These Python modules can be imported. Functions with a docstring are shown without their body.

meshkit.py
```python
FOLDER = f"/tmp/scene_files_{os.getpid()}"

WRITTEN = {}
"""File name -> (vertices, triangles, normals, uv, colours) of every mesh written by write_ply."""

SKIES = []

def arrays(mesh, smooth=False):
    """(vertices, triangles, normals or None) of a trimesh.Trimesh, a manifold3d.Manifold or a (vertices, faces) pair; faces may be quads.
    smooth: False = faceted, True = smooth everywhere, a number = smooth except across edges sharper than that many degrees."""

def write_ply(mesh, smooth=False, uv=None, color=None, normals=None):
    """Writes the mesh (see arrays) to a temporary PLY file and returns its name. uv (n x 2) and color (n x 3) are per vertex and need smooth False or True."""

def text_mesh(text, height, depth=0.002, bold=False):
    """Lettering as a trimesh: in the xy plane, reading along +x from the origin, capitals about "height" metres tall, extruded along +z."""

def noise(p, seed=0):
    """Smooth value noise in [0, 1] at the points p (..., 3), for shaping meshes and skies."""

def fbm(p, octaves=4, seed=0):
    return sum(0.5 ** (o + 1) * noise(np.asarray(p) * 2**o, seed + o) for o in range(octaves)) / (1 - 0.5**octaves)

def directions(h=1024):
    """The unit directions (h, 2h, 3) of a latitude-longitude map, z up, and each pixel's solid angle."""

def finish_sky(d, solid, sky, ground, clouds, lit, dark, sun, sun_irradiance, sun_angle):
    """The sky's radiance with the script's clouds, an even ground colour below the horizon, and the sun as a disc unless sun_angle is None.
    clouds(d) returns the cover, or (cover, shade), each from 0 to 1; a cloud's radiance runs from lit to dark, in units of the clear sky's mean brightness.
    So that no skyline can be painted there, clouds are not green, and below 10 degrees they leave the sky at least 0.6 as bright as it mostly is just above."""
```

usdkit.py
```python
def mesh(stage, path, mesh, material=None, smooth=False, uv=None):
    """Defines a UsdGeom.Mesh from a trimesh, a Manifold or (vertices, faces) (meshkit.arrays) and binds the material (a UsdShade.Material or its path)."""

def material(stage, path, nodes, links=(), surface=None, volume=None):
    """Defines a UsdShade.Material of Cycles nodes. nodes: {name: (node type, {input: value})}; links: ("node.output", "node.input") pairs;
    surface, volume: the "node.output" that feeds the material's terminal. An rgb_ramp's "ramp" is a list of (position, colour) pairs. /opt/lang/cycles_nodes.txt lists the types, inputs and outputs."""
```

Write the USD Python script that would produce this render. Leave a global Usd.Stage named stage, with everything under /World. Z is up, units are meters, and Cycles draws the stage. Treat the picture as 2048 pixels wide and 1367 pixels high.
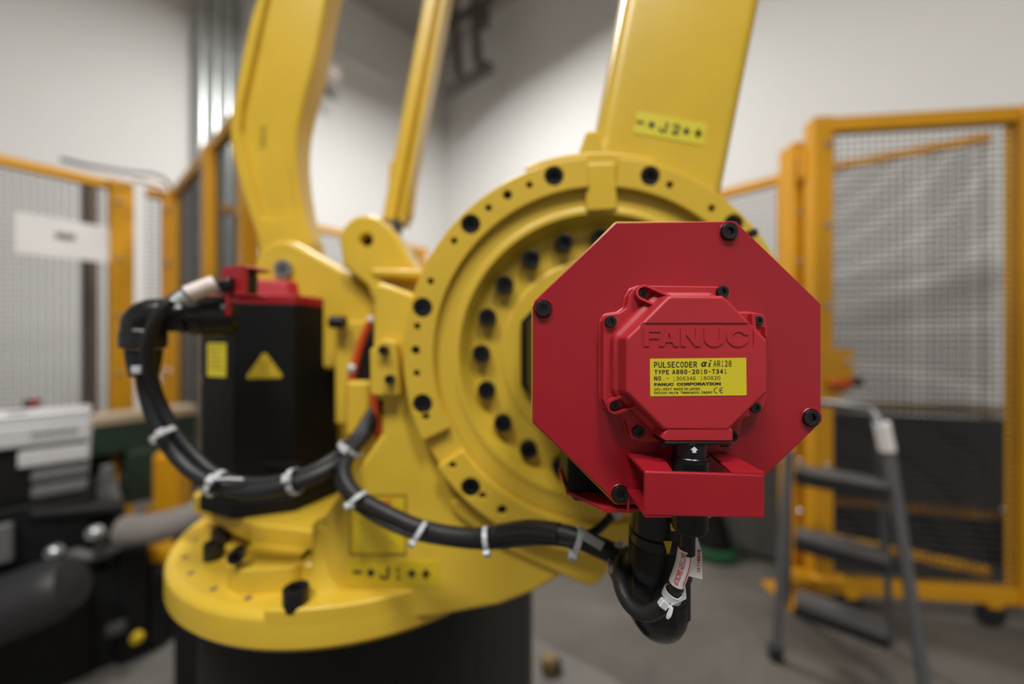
import math, glob, random
import numpy as np, trimesh, manifold3d as m3, usdkit
from pxr import Usd, UsdGeom, UsdLux, Gf, Sdf
from shapely import affinity as aff
from shapely.geometry import Polygon, LineString, box as sbox

stage = Usd.Stage.CreateInMemory()
UsdGeom.SetStageUpAxis(stage, UsdGeom.Tokens.z)
UsdGeom.SetStageMetersPerUnit(stage, 1.0)
UsdGeom.Xform.Define(stage, '/World')
UsdGeom.Scope.Define(stage, '/World/Looks')
rng = random.Random(7)

# ------------------------------------------------------------------ camera, light, exposure
F, H = 796.0, 1.15                      # focal length in pixels of the 2048 wide frame (14 mm), camera height
cam = UsdGeom.Camera.Define(stage, '/World/camera')
cam.CreateHorizontalApertureAttr(36.0); cam.CreateVerticalApertureAttr(36.0 * 1367 / 2048)
cam.CreateFocalLengthAttr(36.0 * F / 2048)
cam.CreateFStopAttr(1.95); cam.CreateFocusDistanceAttr(0.226)
cam.CreateExposureAttr(-0.45)
cam.CreateClippingRangeAttr(Gf.Vec2f(0.02, 100))
cam.AddTranslateOp().Set(Gf.Vec3d(0, 0, H)); cam.AddRotateXOp().Set(90.0)

LAMP_Z = 4.35
LAMPS = [(-1.0, -1.30, 84.), (.7, -1.40, 78.), (-.8, 2.75, 114.)]
for i, (lx, ly, inten) in enumerate(LAMPS):
    l = UsdLux.RectLight.Define(stage, '/World/high_bay_light' + (f'_{i:03d}' if i else '') + '/lamp')
    l.CreateWidthAttr(0.5); l.CreateHeightAttr(1.1); l.CreateIntensityAttr(inten)
    l.CreateColorAttr(Gf.Vec3f(1.0, 0.98, 0.945))
dome = UsdLux.DomeLight.Define(stage, '/World/dome'); dome.CreateIntensityAttr(0.0)

# ------------------------------------------------------------------ scene tree helpers
def shaded(v, f, deg):
    """vertices split where needed, with normals averaged over faces within deg of each other, flat facets counting with their whole area"""
    v, f = np.asarray(v, float), np.asarray(f, int)
    cr = np.cross(v[f[:, 1]] - v[f[:, 0]], v[f[:, 2]] - v[f[:, 0]]); ar = np.linalg.norm(cr, axis=1)
    ok = ar > 1e-14; f, cr, ar = f[ok], cr[ok], ar[ok]
    fn = cr / ar[:, None]; off = (fn * v[f[:, 0]]).sum(1)
    _, inv = np.unique(np.round(np.c_[fn * 200, off * 2e4]).astype(np.int64), axis=0, return_inverse=True); inv = inv.ravel()
    w = np.bincount(inv, ar)[inv]
    cv = f.ravel(); cf = np.repeat(np.arange(len(f)), 3)
    order = np.argsort(cv, kind='stable'); sv = cv[order]; start = np.r_[0, np.nonzero(np.diff(sv))[0] + 1]; cnt = np.diff(np.r_[start, len(sv)])
    N = np.zeros((len(cv), 3)); cosl = math.cos(math.radians(deg))
    for k in np.unique(cnt):
        st = start[cnt == k]; idx = order[st[:, None] + np.arange(k)]; fc = cf[idx]; nn = fn[fc]
        keep = np.einsum('gik,gjk->gij', nn, nn) > cosl
        N[idx] = np.einsum('gij,gj,gjk->gik', keep, w[fc], nn)
    N /= np.maximum(np.linalg.norm(N, axis=1, keepdims=True), 1e-30)
    _, first, back = np.unique(np.c_[cv, np.round(N * 500).astype(np.int64)], axis=0, return_index=True, return_inverse=True)
    return v[cv[first]], back.ravel().reshape(-1, 3), N[first]

def put_mesh(path, v, f, material, smooth):
    n = None
    if smooth: v, f, n = shaded(v, f, smooth)
    m = usdkit.mesh(stage, path, (v, f), material)
    if n is not None:
        m.CreateNormalsAttr(n.astype(np.float32)); m.SetNormalsInterpolation('vertex')
    return m

used = {}
def numbered(parent, name):
    k = used.get((parent, name), 0); used[(parent, name)] = k + 1
    return f'{parent}/{name}' + (f'_{k:03d}' if k else '')

def keys(prim, label=None, cat=None, group=None, kind=None):
    for k, v in (('label', label), ('category', cat), ('group', group), ('kind', kind)):
        if v: prim.SetCustomDataByKey(k, v)

class Thing:
    def __init__(s, name, label, cat, loc=(0, 0, 0), group=None, kind=None):
        s.path = numbered('/World', name); s.loc = np.array(loc, float)
        x = UsdGeom.Xform.Define(stage, s.path); x.AddTranslateOp().Set(Gf.Vec3d(*map(float, loc)))
        keys(x.GetPrim(), label, cat, group, kind)
    def part(s, name, mesh, mat, parent=None, label=None, kind=None, smooth=35):
        v, f = mesh
        path = numbered(parent or s.path, name)
        m = put_mesh(path, np.asarray(v) - s.loc, f, M[mat], smooth)
        keys(m.GetPrim(), label, None, None, kind)
        return path

def struct(name, mesh, mat, smooth=False):
    path = numbered('/World', name)
    m = usdkit.mesh(stage, path, mesh, M[mat], smooth=smooth); keys(m.GetPrim(), kind='structure')
    return path

# ------------------------------------------------------------------ mesh helpers (all meshes are (vertices, triangles))
def cat(ms):
    V, Fc, n = [], [], 0
    for v, f in ms:
        V.append(np.asarray(v, float)); Fc.append(np.asarray(f, int) + n); n += len(v)
    return np.vstack(V), np.vstack(Fc)
def man(m):
    q = m.to_mesh(); return np.array(q.vert_properties[:, :3], float), np.array(q.tri_verts, int)
def xf(m, R=None, t=(0, 0, 0)):
    v = np.asarray(m[0], float)
    if R is not None: v = v @ np.asarray(R, float).T
    return v + np.asarray(t, float), m[1]
def P2(px, py, Y): return np.array([(px - 1024) / F * Y, H - (py - 683.5) / F * Y])
def P3(px, py, Y): x, z = P2(px, py, Y); return np.array([x, Y, z])
def pp(pts, Y): return np.array([P2(x, y, Y) for x, y in pts])
def area(P): x, y = P[:, 0], P[:, 1]; return 0.5 * np.sum(x * np.roll(y, -1) - np.roll(x, -1) * y)
def ccw(P): P = np.asarray(P, float); return P if area(P) > 0 else P[::-1]
def rnd(P, r, n=5):
    """round the corners of a polygon; r a number or one per vertex"""
    P = np.asarray(P, float); N = len(P); rs = np.broadcast_to(r, N); out = []
    for i in range(N):
        a, b, c = P[i - 1], P[i], P[(i + 1) % N]
        u, w = a - b, c - b; lu, lw = np.linalg.norm(u), np.linalg.norm(w)
        if rs[i] <= 0 or lu < 1e-9 or lw < 1e-9: out.append(b); continue
        u, w = u / lu, w / lw
        half = math.acos(np.clip(u @ w, -1, 1)) / 2
        if half > 1.54: out.append(b); continue
        d = min(rs[i] / math.tan(half), lu * .49, lw * .49)
        for k in range(n + 1):
            t = k / n; out.append((1 - t) ** 2 * (b + u * d) + 2 * t * (1 - t) * b + t * t * (b + w * d))
    return np.array(out)
def circ(cx, cz, r, n=48, a0=0, a1=360):
    full = abs(a1 - a0) >= 359.99
    t = np.radians(np.linspace(a0, a1, n, endpoint=not full)); return np.stack([cx + r * np.cos(t), cz + r * np.sin(t)], 1)
def inset(P, d):
    e = np.roll(P, -1, 0) - P; e /= np.maximum(np.linalg.norm(e, axis=1, keepdims=True), 1e-12)
    n2 = np.stack([-e[:, 1], e[:, 0]], 1); n1 = np.roll(n2, 1, 0)
    return P + d * (n1 + n2) / np.maximum(1 + (n1 * n2).sum(1, keepdims=True), .25)
def clean(P):
    P = np.asarray(P, float); k = np.linalg.norm(P - np.roll(P, 1, 0), axis=1) > 1e-6; return P[k]
def casting(outer, prof, holes=(), hk=.25):
    """outline in (x, z) facing -y, prof = [(inset, y)...] from the front to the back"""
    dm = max(p[0] for p in prof)
    if dm > 0:                                   # corners at least as round as the bevel, so that the inset does not fold over
        g = Polygon(outer).buffer(0).buffer(-dm * 1.08, quad_segs=5).buffer(dm * 1.08, quad_segs=5)
        if g.geom_type == 'Polygon' and not g.is_empty: outer = np.array(g.simplify(2e-5).exterior.coords)[:-1]
    loops = [ccw(clean(outer))] + [ccw(clean(h))[::-1] for h in holes]
    ins = lambda i, d: inset(loops[i], d if i == 0 else d * hk)
    tri = np.asarray(m3.triangulate([np.ascontiguousarray(ins(i, prof[0][0])) for i in range(len(loops))]), int)
    V, Fc = [], []; n0 = 0; per = sum(len(l) for l in loops)
    for d, y in prof:
        for i in range(len(loops)):
            q = ins(i, d); V.append(np.stack([q[:, 0], np.full(len(q), y), q[:, 1]], 1))
    V = np.vstack(V); K = len(prof)
    Fc.append(tri); Fc.append(tri[:, ::-1] + per * (K - 1))
    for k in range(K - 1):
        n0 = 0
        for l in loops:
            i = np.arange(len(l)); j = (i + 1) % len(l)
            a, b, c, d_ = i + n0 + k * per, i + n0 + (k + 1) * per, j + n0 + (k + 1) * per, j + n0 + k * per
            Fc += [np.stack([a, b, c], 1), np.stack([a, c, d_], 1)]; n0 += len(l)
    return V, np.vstack(Fc)
def bev(yf, yb, r=.002, n=3, back=0):
    t = np.linspace(0, math.pi / 2, n + 1)
    p = [(r * (1 - math.sin(a)), yf + r * (1 - math.cos(a))) for a in t]
    if back: p += [(back * (1 - math.cos(a)), yb - back * (1 - math.sin(a))) for a in t]
    else: p.append((0, yb))
    return p
def plan(outline, z0, z1, r=.002, n=3):
    """outline in (x, y), extruded up from z0 to z1 with a rounded top edge"""
    P = ccw(outline); v, f = casting(P * [1, 1], bev(0, z1 - z0, r, n))
    return np.stack([v[:, 0], v[:, 2], z1 - v[:, 1]], 1), f
def lathe(prof, n=40):
    """prof = [(r, z)...] from the bottom axis round the outside to the top axis; axis z"""
    t = np.arange(n) / n * 2 * math.pi; V, Fc = [], []
    for r, z in prof: V.append(np.stack([r * np.cos(t), r * np.sin(t), np.full(n, z)], 1))
    i = np.arange(n); j = (i + 1) % n
    for k in range(len(prof) - 1):
        a, b, c, d = i + k * n, j + k * n, j + (k + 1) * n, i + (k + 1) * n
        if prof[k][0] > 1e-9: Fc.append(np.stack([a, b, c], 1))
        if prof[k + 1][0] > 1e-9: Fc.append(np.stack([a, c, d], 1))
    return np.vstack(V), np.vstack(Fc)
def frame(d):
    d = np.asarray(d, float); d = d / np.linalg.norm(d)
    a = np.cross([0, 0, 1.], d) if abs(d[2]) < .95 else np.cross([0, 1., 0], d)
    a /= np.linalg.norm(a); return np.stack([a, np.cross(d, a), d], 1)
def turned(prof, at, d, n=40): return xf(lathe(prof, n), frame(d), at)
def rod(a, b, r, n=16, c=None):
    a, b = np.asarray(a, float), np.asarray(b, float); L = np.linalg.norm(b - a); c = min(r * .2, L * .3) if c is None else c
    return turned([(0, 0), (r - c, 0), (r, c), (r, L - c), (r - c, L), (0, L)], a, b - a, n)
def box(c, s, ax=None, ch=.002):
    """chamfered box, c centre, s sizes, ax 3x3 with the axes in its columns"""
    s = np.asarray(s, float) / 2; ch = min(ch, s.min() * .6); pts = []
    for sx in (-1, 1):
        for sy in (-1, 1):
            for sz in (-1, 1):
                for k in range(3):
                    q = np.array([sx, sy, sz]) * s; d = np.array([ch] * 3); d[k] = 0; pts.append(q - np.array([sx, sy, sz]) * d)
    return xf(man(m3.Manifold.hull_points(np.array(pts))), ax, c)
def spline(P, step=.004):
    P = np.asarray(P, float); Q = np.vstack([2 * P[0] - P[1], P, 2 * P[-1] - P[-2]]); out = []
    for i in range(1, len(Q) - 2):
        a, b, c, d = Q[i - 1:i + 3]; n = max(2, int(np.linalg.norm(c - b) / step))
        for k in range(n):
            t = k / n; out.append(.5 * (2 * b + (c - a) * t + (2 * a - 5 * b + 4 * c - d) * t * t + (3 * b - a - 3 * c + d) * t ** 3))
    return np.array(out + [P[-1]])
def tube(P, r, n=14, smooth=True, step=.004, flat=None):
    C = spline(P, step) if smooth else np.asarray(P, float); K = len(C)
    r = np.interp(np.linspace(0, 1, K), np.linspace(0, 1, np.size(r)), np.atleast_1d(r)) if np.size(r) > 1 else np.full(K, float(r))
    T = np.gradient(C, axis=0); T /= np.linalg.norm(T, axis=1, keepdims=True)
    u = frame(T[0])[:, 0]; t = np.arange(n) / n * 2 * math.pi; V = []
    for i in range(K):
        u = u - T[i] * (u @ T[i]); u /= np.linalg.norm(u); w = np.cross(T[i], u)
        V.append(C[i] + r[i] * (np.cos(t)[:, None] * u + np.sin(t)[:, None] * w))
    V.append(C[:1]); V.append(C[-1:]); V = np.vstack(V); i = np.arange(n); j = (i + 1) % n; Fc = []
    for k in range(K - 1):
        a, b, c, d = i + k * n, j + k * n, j + (k + 1) * n, i + (k + 1) * n
        Fc += [np.stack([a, b, c], 1), np.stack([a, c, d], 1)]
    Fc.append(np.stack([j, i, np.full(n, K * n)], 1)); Fc.append(np.stack([i, j, np.full(n, K * n + 1)], 1) + np.array([(K - 1) * n, (K - 1) * n, 0]))
    return V, np.vstack(Fc)
def bolt(r, h, c=None, hexr=.52, n=28):
    c = r * .12 if c is None else c
    cs = m3.CrossSection([[(0, 0), (r, 0), (r, h - c), (r - c * .4, h - c * .25), (r - c, h), (0, h)]])
    hx = m3.CrossSection([[(r * hexr * math.cos(a), r * hexr * math.sin(a)) for a in np.arange(6) * math.pi / 3 + .3]])
    dish = m3.CrossSection([[(0, h - c * .9), (r * hexr * 1.12, h - c * .5), (r * hexr * 1.3, h + .001), (0, h + .001)]]).revolve(n)
    return man(cs.revolve(n) - hx.extrude(h).translate((0, 0, h * .35)) - dish)
TOCAM = np.array([[1, 0, 0], [0, 0, -1], [0, 1, 0]], float)      # local z -> -y
def fbolt(x, z, yseat, r, h, **k): return xf(bolt(r, h, **k), TOCAM, (x, yseat, z))
def fdisc(x, z, y, r, t, n=24): return xf(lathe([(0, 0), (r, 0), (r, t), (0, t)], n), TOCAM, (x, y, z))

FONTS = {k: glob.glob(f'/opt/blender-*/*/datafiles/fonts/{v}*.woff2')[0] for k, v in dict(sans='Inter', mono='DejaVuSansMono', cjk='Noto Sans CJK').items()}
FT = {}
def text2d(text, font='sans', bold=0, size=80):
    """shapely outline of a line of lettering, scaled into the unit square (0..1, 0..1)"""
    from PIL import Image, ImageDraw, ImageFont
    from shapely import affinity, box as sbox, union_all
    if (font, size) not in FT: FT[font, size] = ImageFont.truetype(FONTS[font], size)
    ft = FT[font, size]
    x0, y0, x1, y1 = ft.getbbox(text, anchor='ls', stroke_width=bold)
    im = Image.new('L', (x1 - x0 + 8, y1 - y0 + 8)); ImageDraw.Draw(im).text((4 - x0, 4 - y0), text, 255, font=ft, anchor='ls', stroke_width=bold, stroke_fill=255)
    on = np.pad(np.asarray(im) > 127, ((0, 0), (1, 1))).astype(np.int8)
    rows, st = np.nonzero(np.diff(on, axis=1) == 1); en = np.nonzero(np.diff(on, axis=1) == -1)[1]
    g = union_all(sbox(st, -rows - 1, en, -rows)).buffer(.6).buffer(-.6).simplify(.6)
    a, b, c, d = g.bounds
    return affinity.affine_transform(g, [1 / (c - a), 0, 0, 1 / (d - b), -a / (c - a), -b / (d - b)])
def polys(g): return [p for p in getattr(g, 'geoms', [g]) if p.area > 0]
def extr(g, y0, t):
    """shapely polygons in (x, z) -> solid whose front is at y0"""
    return cat([casting(np.array(p.exterior.coords)[:-1], [(0, y0), (0, y0 + t)], [np.array(h.coords)[:-1] for h in p.interiors]) for p in polys(g)])
def line_of(text, x0, z0, w, h, **k):
    from shapely import affinity
    return affinity.affine_transform(text2d(text, **k), [w, 0, 0, h, x0, z0])

# ------------------------------------------------------------------ materials
M = {}
def mat(name, col, rough=.5, metal=0., var=.06, scale=30., bump=0., bscale=200., coat=0., ior=1.5, spec=None):
    col = np.array(col, float)
    nodes = {'tc': ('texture_coordinate', {}), 'g': ('geometry', {}), 'n': ('noise_texture', {'scale': scale, 'detail': 4.0, 'roughness': .6}),
             'r': ('rgb_ramp', {'ramp': [(.3, tuple(col * (1 - var))), (.7, tuple(np.minimum(col * (1 + var), 1)))]}),
             'p': ('principled_bsdf', {'roughness': rough, 'metallic': metal, 'coat_weight': coat, 'coat_roughness': .15, 'ior': ior})}
    links = [('g.position', 'n.vector'), ('n.fac', 'r.fac'), ('r.color', 'p.base_color')]
    if bump:
        nodes['bn'] = ('noise_texture', {'scale': bscale, 'detail': 2.0}); nodes['b'] = ('bump', {'strength': bump, 'distance': .001})
        links += [('g.position', 'bn.vector'), ('bn.fac', 'b.height'), ('b.normal', 'p.normal')]
    M[name] = usdkit.material(stage, '/World/Looks/' + name, nodes, links, surface='p.BSDF')
YEL = (.66, .44, .038)
mat('yellow_paint', YEL, .30, var=.05, scale=12, bump=.15, bscale=260)
mat('yellow_machined', (.65, .43, .038), .36, var=.03, scale=20, bump=.06, bscale=300)
mat('yellow_sticker', (.63, .45, .015), .45, var=.03)
mat('green_yellow_sticker', (.66, .56, .02), .5, var=.03)
mat('red_paint', (.335, .010, .020), .30, var=.05, scale=25, bump=.05, bscale=900)
mat('red_cap', (.43, .019, .029), .42, var=.04, scale=40, bump=.05, bscale=1400)
mat('black_steel', (.009, .009, .010), .25, var=.3, scale=80)
mat('socket_black', (.008, .008, .009), .24, var=.2, scale=80)
mat('hole_black', (.006, .005, .004), .7)
mat('motor_black', (.0045, .0045, .005), .5, ior=1.33, var=.2, bump=.05, bscale=600)
mat('plastic_black', (.008, .008, .009), .28, var=.2)
mat('rubber_black', (.012, .012, .014), .48, var=.15, scale=60, bump=.1, bscale=500)
mat('machine_black', (.006, .006, .0065), .55, ior=1.35, var=.4, scale=10)
mat('tie_white', (.50, .52, .54), .35, var=.03)
mat('tag_white', (.80, .78, .76), .6, var=.02)
mat('print_red', (.60, .03, .04), .6, var=.02)
mat('print_orange', (.62, .14, .02), .6, var=.02)
mat('print_black', (.012, .012, .008), .6, var=.02)
mat('print_white', (.75, .78, .85), .5, var=.02)
mat('print_dark', (.20, .13, .012), .6, var=.02)
mat('print_faint', (.42, .31, .02), .6, var=.02)
mat('steel', (.42, .42, .43), .35, metal=1., var=.1)
mat('galvanised', (.62, .65, .65), .32, metal=.65, var=.12, scale=14)
mat('wire_grey', (.035, .035, .038), .5, var=.1)
mat('bolt_zinc', (.7, .72, .74), .22, metal=1., var=.05)
mat('orange_paint', (.66, .31, .006), .42, var=.05, scale=8)
mat('brown_post', (.14, .10, .075), .6, var=.1)
mat('wall_paint', (.80, .795, .78), .85, var=.012, scale=2.5, bump=.1, bscale=90)
mat('ceiling_paint', (.46, .43, .40), .9, var=.03, scale=2)
mat('ceiling_steel', (.10, .095, .08), .6, var=.1)
mat('bench_wood', (.58, .47, .34), .6, var=.08, scale=9)
mat('block_tan', (.24, .165, .07), .6, var=.1)
mat('bench_green', (.022, .05, .036), .5, var=.12)
mat('panel_grey', (.05, .05, .053), .6, var=.06, scale=6)
mat('dark_grey', (.022, .022, .024), .5, var=.1)
mat('cabinet_grey', (.10, .10, .097), .6, var=.06)
mat('box_white', (.62, .62, .64), .5, var=.03)
mat('tray_grey', (.16, .16, .17), .5, var=.05)
mat('light_grey', (.13, .13, .135), .5, var=.06)
mat('ladder_alu', (.17, .175, .185), .45, metal=.5, var=.06)
mat('tread_grey', (.075, .072, .072), .7, var=.1, bump=.3, bscale=300)
mat('orange_cable', (.60, .075, .015), .5, var=.05)
mat('label_pink', (.78, .68, .64), .5, var=.03)
mat('pot_green', (.02, .10, .04), .5, var=.05)
mat('plate_grey', (.16, .15, .135), .55, var=.12, scale=7)
mat('lamp_housing', (.6, .6, .6), .5)
mat('fabric_grey', (.21, .19, .175), .8, var=.1)
# concrete: two scales of blotches and fine speckle
M['concrete'] = usdkit.material(stage, '/World/Looks/concrete', {
    'g': ('geometry', {}), 'n1': ('noise_texture', {'scale': 1.6, 'detail': 6.0, 'roughness': .62, 'distortion': .6}), 'n2': ('noise_texture', {'scale': 40., 'detail': 3.0}),
    'r1': ('rgb_ramp', {'ramp': [(.32, (.072, .064, .056)), (.52, (.115, .103, .091)), (.7, (.155, .14, .124))]}),
    'r2': ('rgb_ramp', {'ramp': [(.3, (.86, .86, .86)), (.7, (1, 1, 1))]}), 'm': ('mix_color', {'blend_type': 'multiply', 'fac': 1.0}),
    'b': ('bump', {'strength': .15, 'distance': .002}), 'p': ('principled_bsdf', {'roughness': .55})},
    [('g.position', 'n1.vector'), ('g.position', 'n2.vector'), ('n1.fac', 'r1.fac'), ('n2.fac', 'r2.fac'), ('r1.color', 'm.a'), ('r2.color', 'm.b'),
     ('m.result', 'p.base_color'), ('n2.fac', 'b.height'), ('b.normal', 'p.normal')], surface='p.BSDF')

# ------------------------------------------------------------------ the room: a rectangle turned 45 degrees, its far corner in view
CEIL = 5.45
C0 = np.array([-1.0, 6.0]); UA = np.array([-.70711, -.70711]); UB = np.array([.70711, -.70711])   # along the left wall, along the right wall
RA, RB = 9.6, 10.6
def R2(a, b): return C0 + UA * a + UB * b
AX = np.array([[UA[0], UB[0], 0], [UA[1], UB[1], 0], [0, 0, 1]])
def rbox(a0, a1, b0, b1, z0, z1, ch=0.0005):
    c = R2((a0 + a1) / 2, (b0 + b1) / 2); A = AX.copy(); A[:, 1] *= 1
    m = box((0, 0, 0), (a1 - a0, b1 - b0, z1 - z0), None, ch)
    v = m[0] @ np.array([[UA[0], UB[0], 0], [UA[1], UB[1], 0], [0, 0, 1]]).T
    return v + [c[0], c[1], (z0 + z1) / 2], m[1]
struct('floor', rbox(-.2, RA + .2, -.2, RB + .2, -.2, 0), 'concrete')
struct('ceiling', rbox(-.2, RA + .2, -.2, RB + .2, CEIL, CEIL + .2), 'ceiling_paint')
struct('wall_left', rbox(-.2, RA + .2, -.2, 0, 0, CEIL), 'wall_paint')
struct('wall_right', rbox(-.2, 0, 0, RB + .2, 0, CEIL), 'wall_paint')
struct('wall_back', rbox(RA, RA + .2, 0, RB + .2, 0, CEIL), 'wall_paint')
struct('wall_front', rbox(0, RA, RB, RB + .2, 0, CEIL), 'wall_paint')
struct('trim_1', rbox(.9, 2.6, .002, .05, 4.62, 4.68), 'wall_paint')          # ledge along the left wall under the ceiling

for i, (lx, ly, inten) in enumerate(LAMPS):
    p = '/World/high_bay_light' + (f'_{i:03d}' if i else '')
    x = UsdGeom.Xform.Get(stage, p) or UsdGeom.Xform.Define(stage, p)
    x = UsdGeom.Xform.Define(stage, p); x.AddTranslateOp().Set(Gf.Vec3d(lx, ly, LAMP_Z)); x.AddRotateZOp().Set(45.0)
    keys(x.GetPrim(), 'white suspended high bay lamp under the ceiling ' + ['behind the camera to the left', 'behind the camera to the right', 'beyond the robot'][i], 'lamp')
    usdkit.mesh(stage, p + '/housing', cat([box((0, 0, .05), (.54, 1.14, .08), None, .01), rod((0, .4, .08), (0, .4, CEIL - LAMP_Z - .01), .008), rod((0, -.4, .08), (0, -.4, CEIL - LAMP_Z - .01), .008)]), M['lamp_housing'], smooth=30)

# ------------------------------------------------------------------ conduits on the left wall, pipe hanger in the corner
def wall_a(px):                       # left wall: distance along it seen at column px
    k = (px - 1024) / F; s = C0[1] - C0[0]; y = s / (1 - k); return (C0[1] - y) / .70711
for k, px in enumerate((400, 427, 452, 478)):
    a = wall_a(px); c = R2(a, .085); z1 = CEIL - .001
    t = Thing('electrical_conduit', ['leftmost of the four vertical galvanised conduits on the left wall', 'second from left of the four vertical galvanised conduits on the wall',
              'third from left of the four vertical galvanised conduits on the wall', 'rightmost of the four vertical galvanised conduits, next to the yellow arm'][k], 'pipe', (c[0], c[1], 0), 'vertical conduits on the left wall')
    zc = 3.93 - .03 * k
    t.part('pipe', rod((c[0], c[1], .02), (c[0], c[1], z1), .052, 24), 'galvanised')
    t.part('coupling', turned([(.052, 0), (.0585, .004), (.0585, .17), (.052, .175)], (c[0], c[1], zc), (0, 0, 1), 24), 'galvanised')
    for zz in (1.5, 3.0): t.part('clamp', box((c[0] + .0, c[1], zz), (.10, .03, .03), np.array([[UA[0], UB[0], 0], [UA[1], UB[1], 0], [0, 0, 1]]) @ np.eye(3), .003), 'galvanised')

hang = Thing('pipe_hanger', 'dark steel pipe hanger frame high in the corner under the ceiling', 'pipe', (*R2(.25, .6), 4.4))
def HG(px, py, b): # point over the right-wall direction, at distance from the left wall b ~ chosen depth
    return P3(px, py, b)
hd = 4.75
for a, b in (((908, 30), (918, 150)), ((950, 20), (956, 120))):
    hang.part('drop_rod', tube([HG(a[0], a[1] - 40, hd), HG(*a, hd), HG((a[0] + b[0]) / 2, (a[1] + b[1]) / 2, hd), HG(*b, hd), HG(b[0] + 8, b[1] + 10, hd)], .05, 12, step=.05), 'ceiling_steel')
hang.part('strut', tube([HG(890, 190, hd + .15), HG(984, 132, hd - .1)], .07, 10, smooth=False), 'ceiling_steel')
hang.part('strut', tube([HG(875, 62, hd + .15), HG(990, -8, hd - .1)], .05, 10, smooth=False), 'ceiling_steel')
hang.part('bracket', box(HG(962, 34, hd), (.2, .16, .22), None, .02), 'ceiling_steel')
spk = Thing('alarm_strobe', 'small reddish alarm device on a bent stem between the yellow arm and rod', 'alarm', P3(655, 190, 4.5))
spk.part('body', xf(lathe([(0, 0), (.09, 0), (.10, .02), (.09, .12), (.05, .15), (0, .15)], 24), None, P3(664, 140, 4.5) - [0, 0, .1]), 'label_pink')
spk.part('stem', tube([P3(664, 128, 4.5), P3(640, 140, 4.5), P3(646, 165, 4.5), P3(662, 192, 4.5)], .025, 10, step=.03), 'light_grey')

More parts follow.
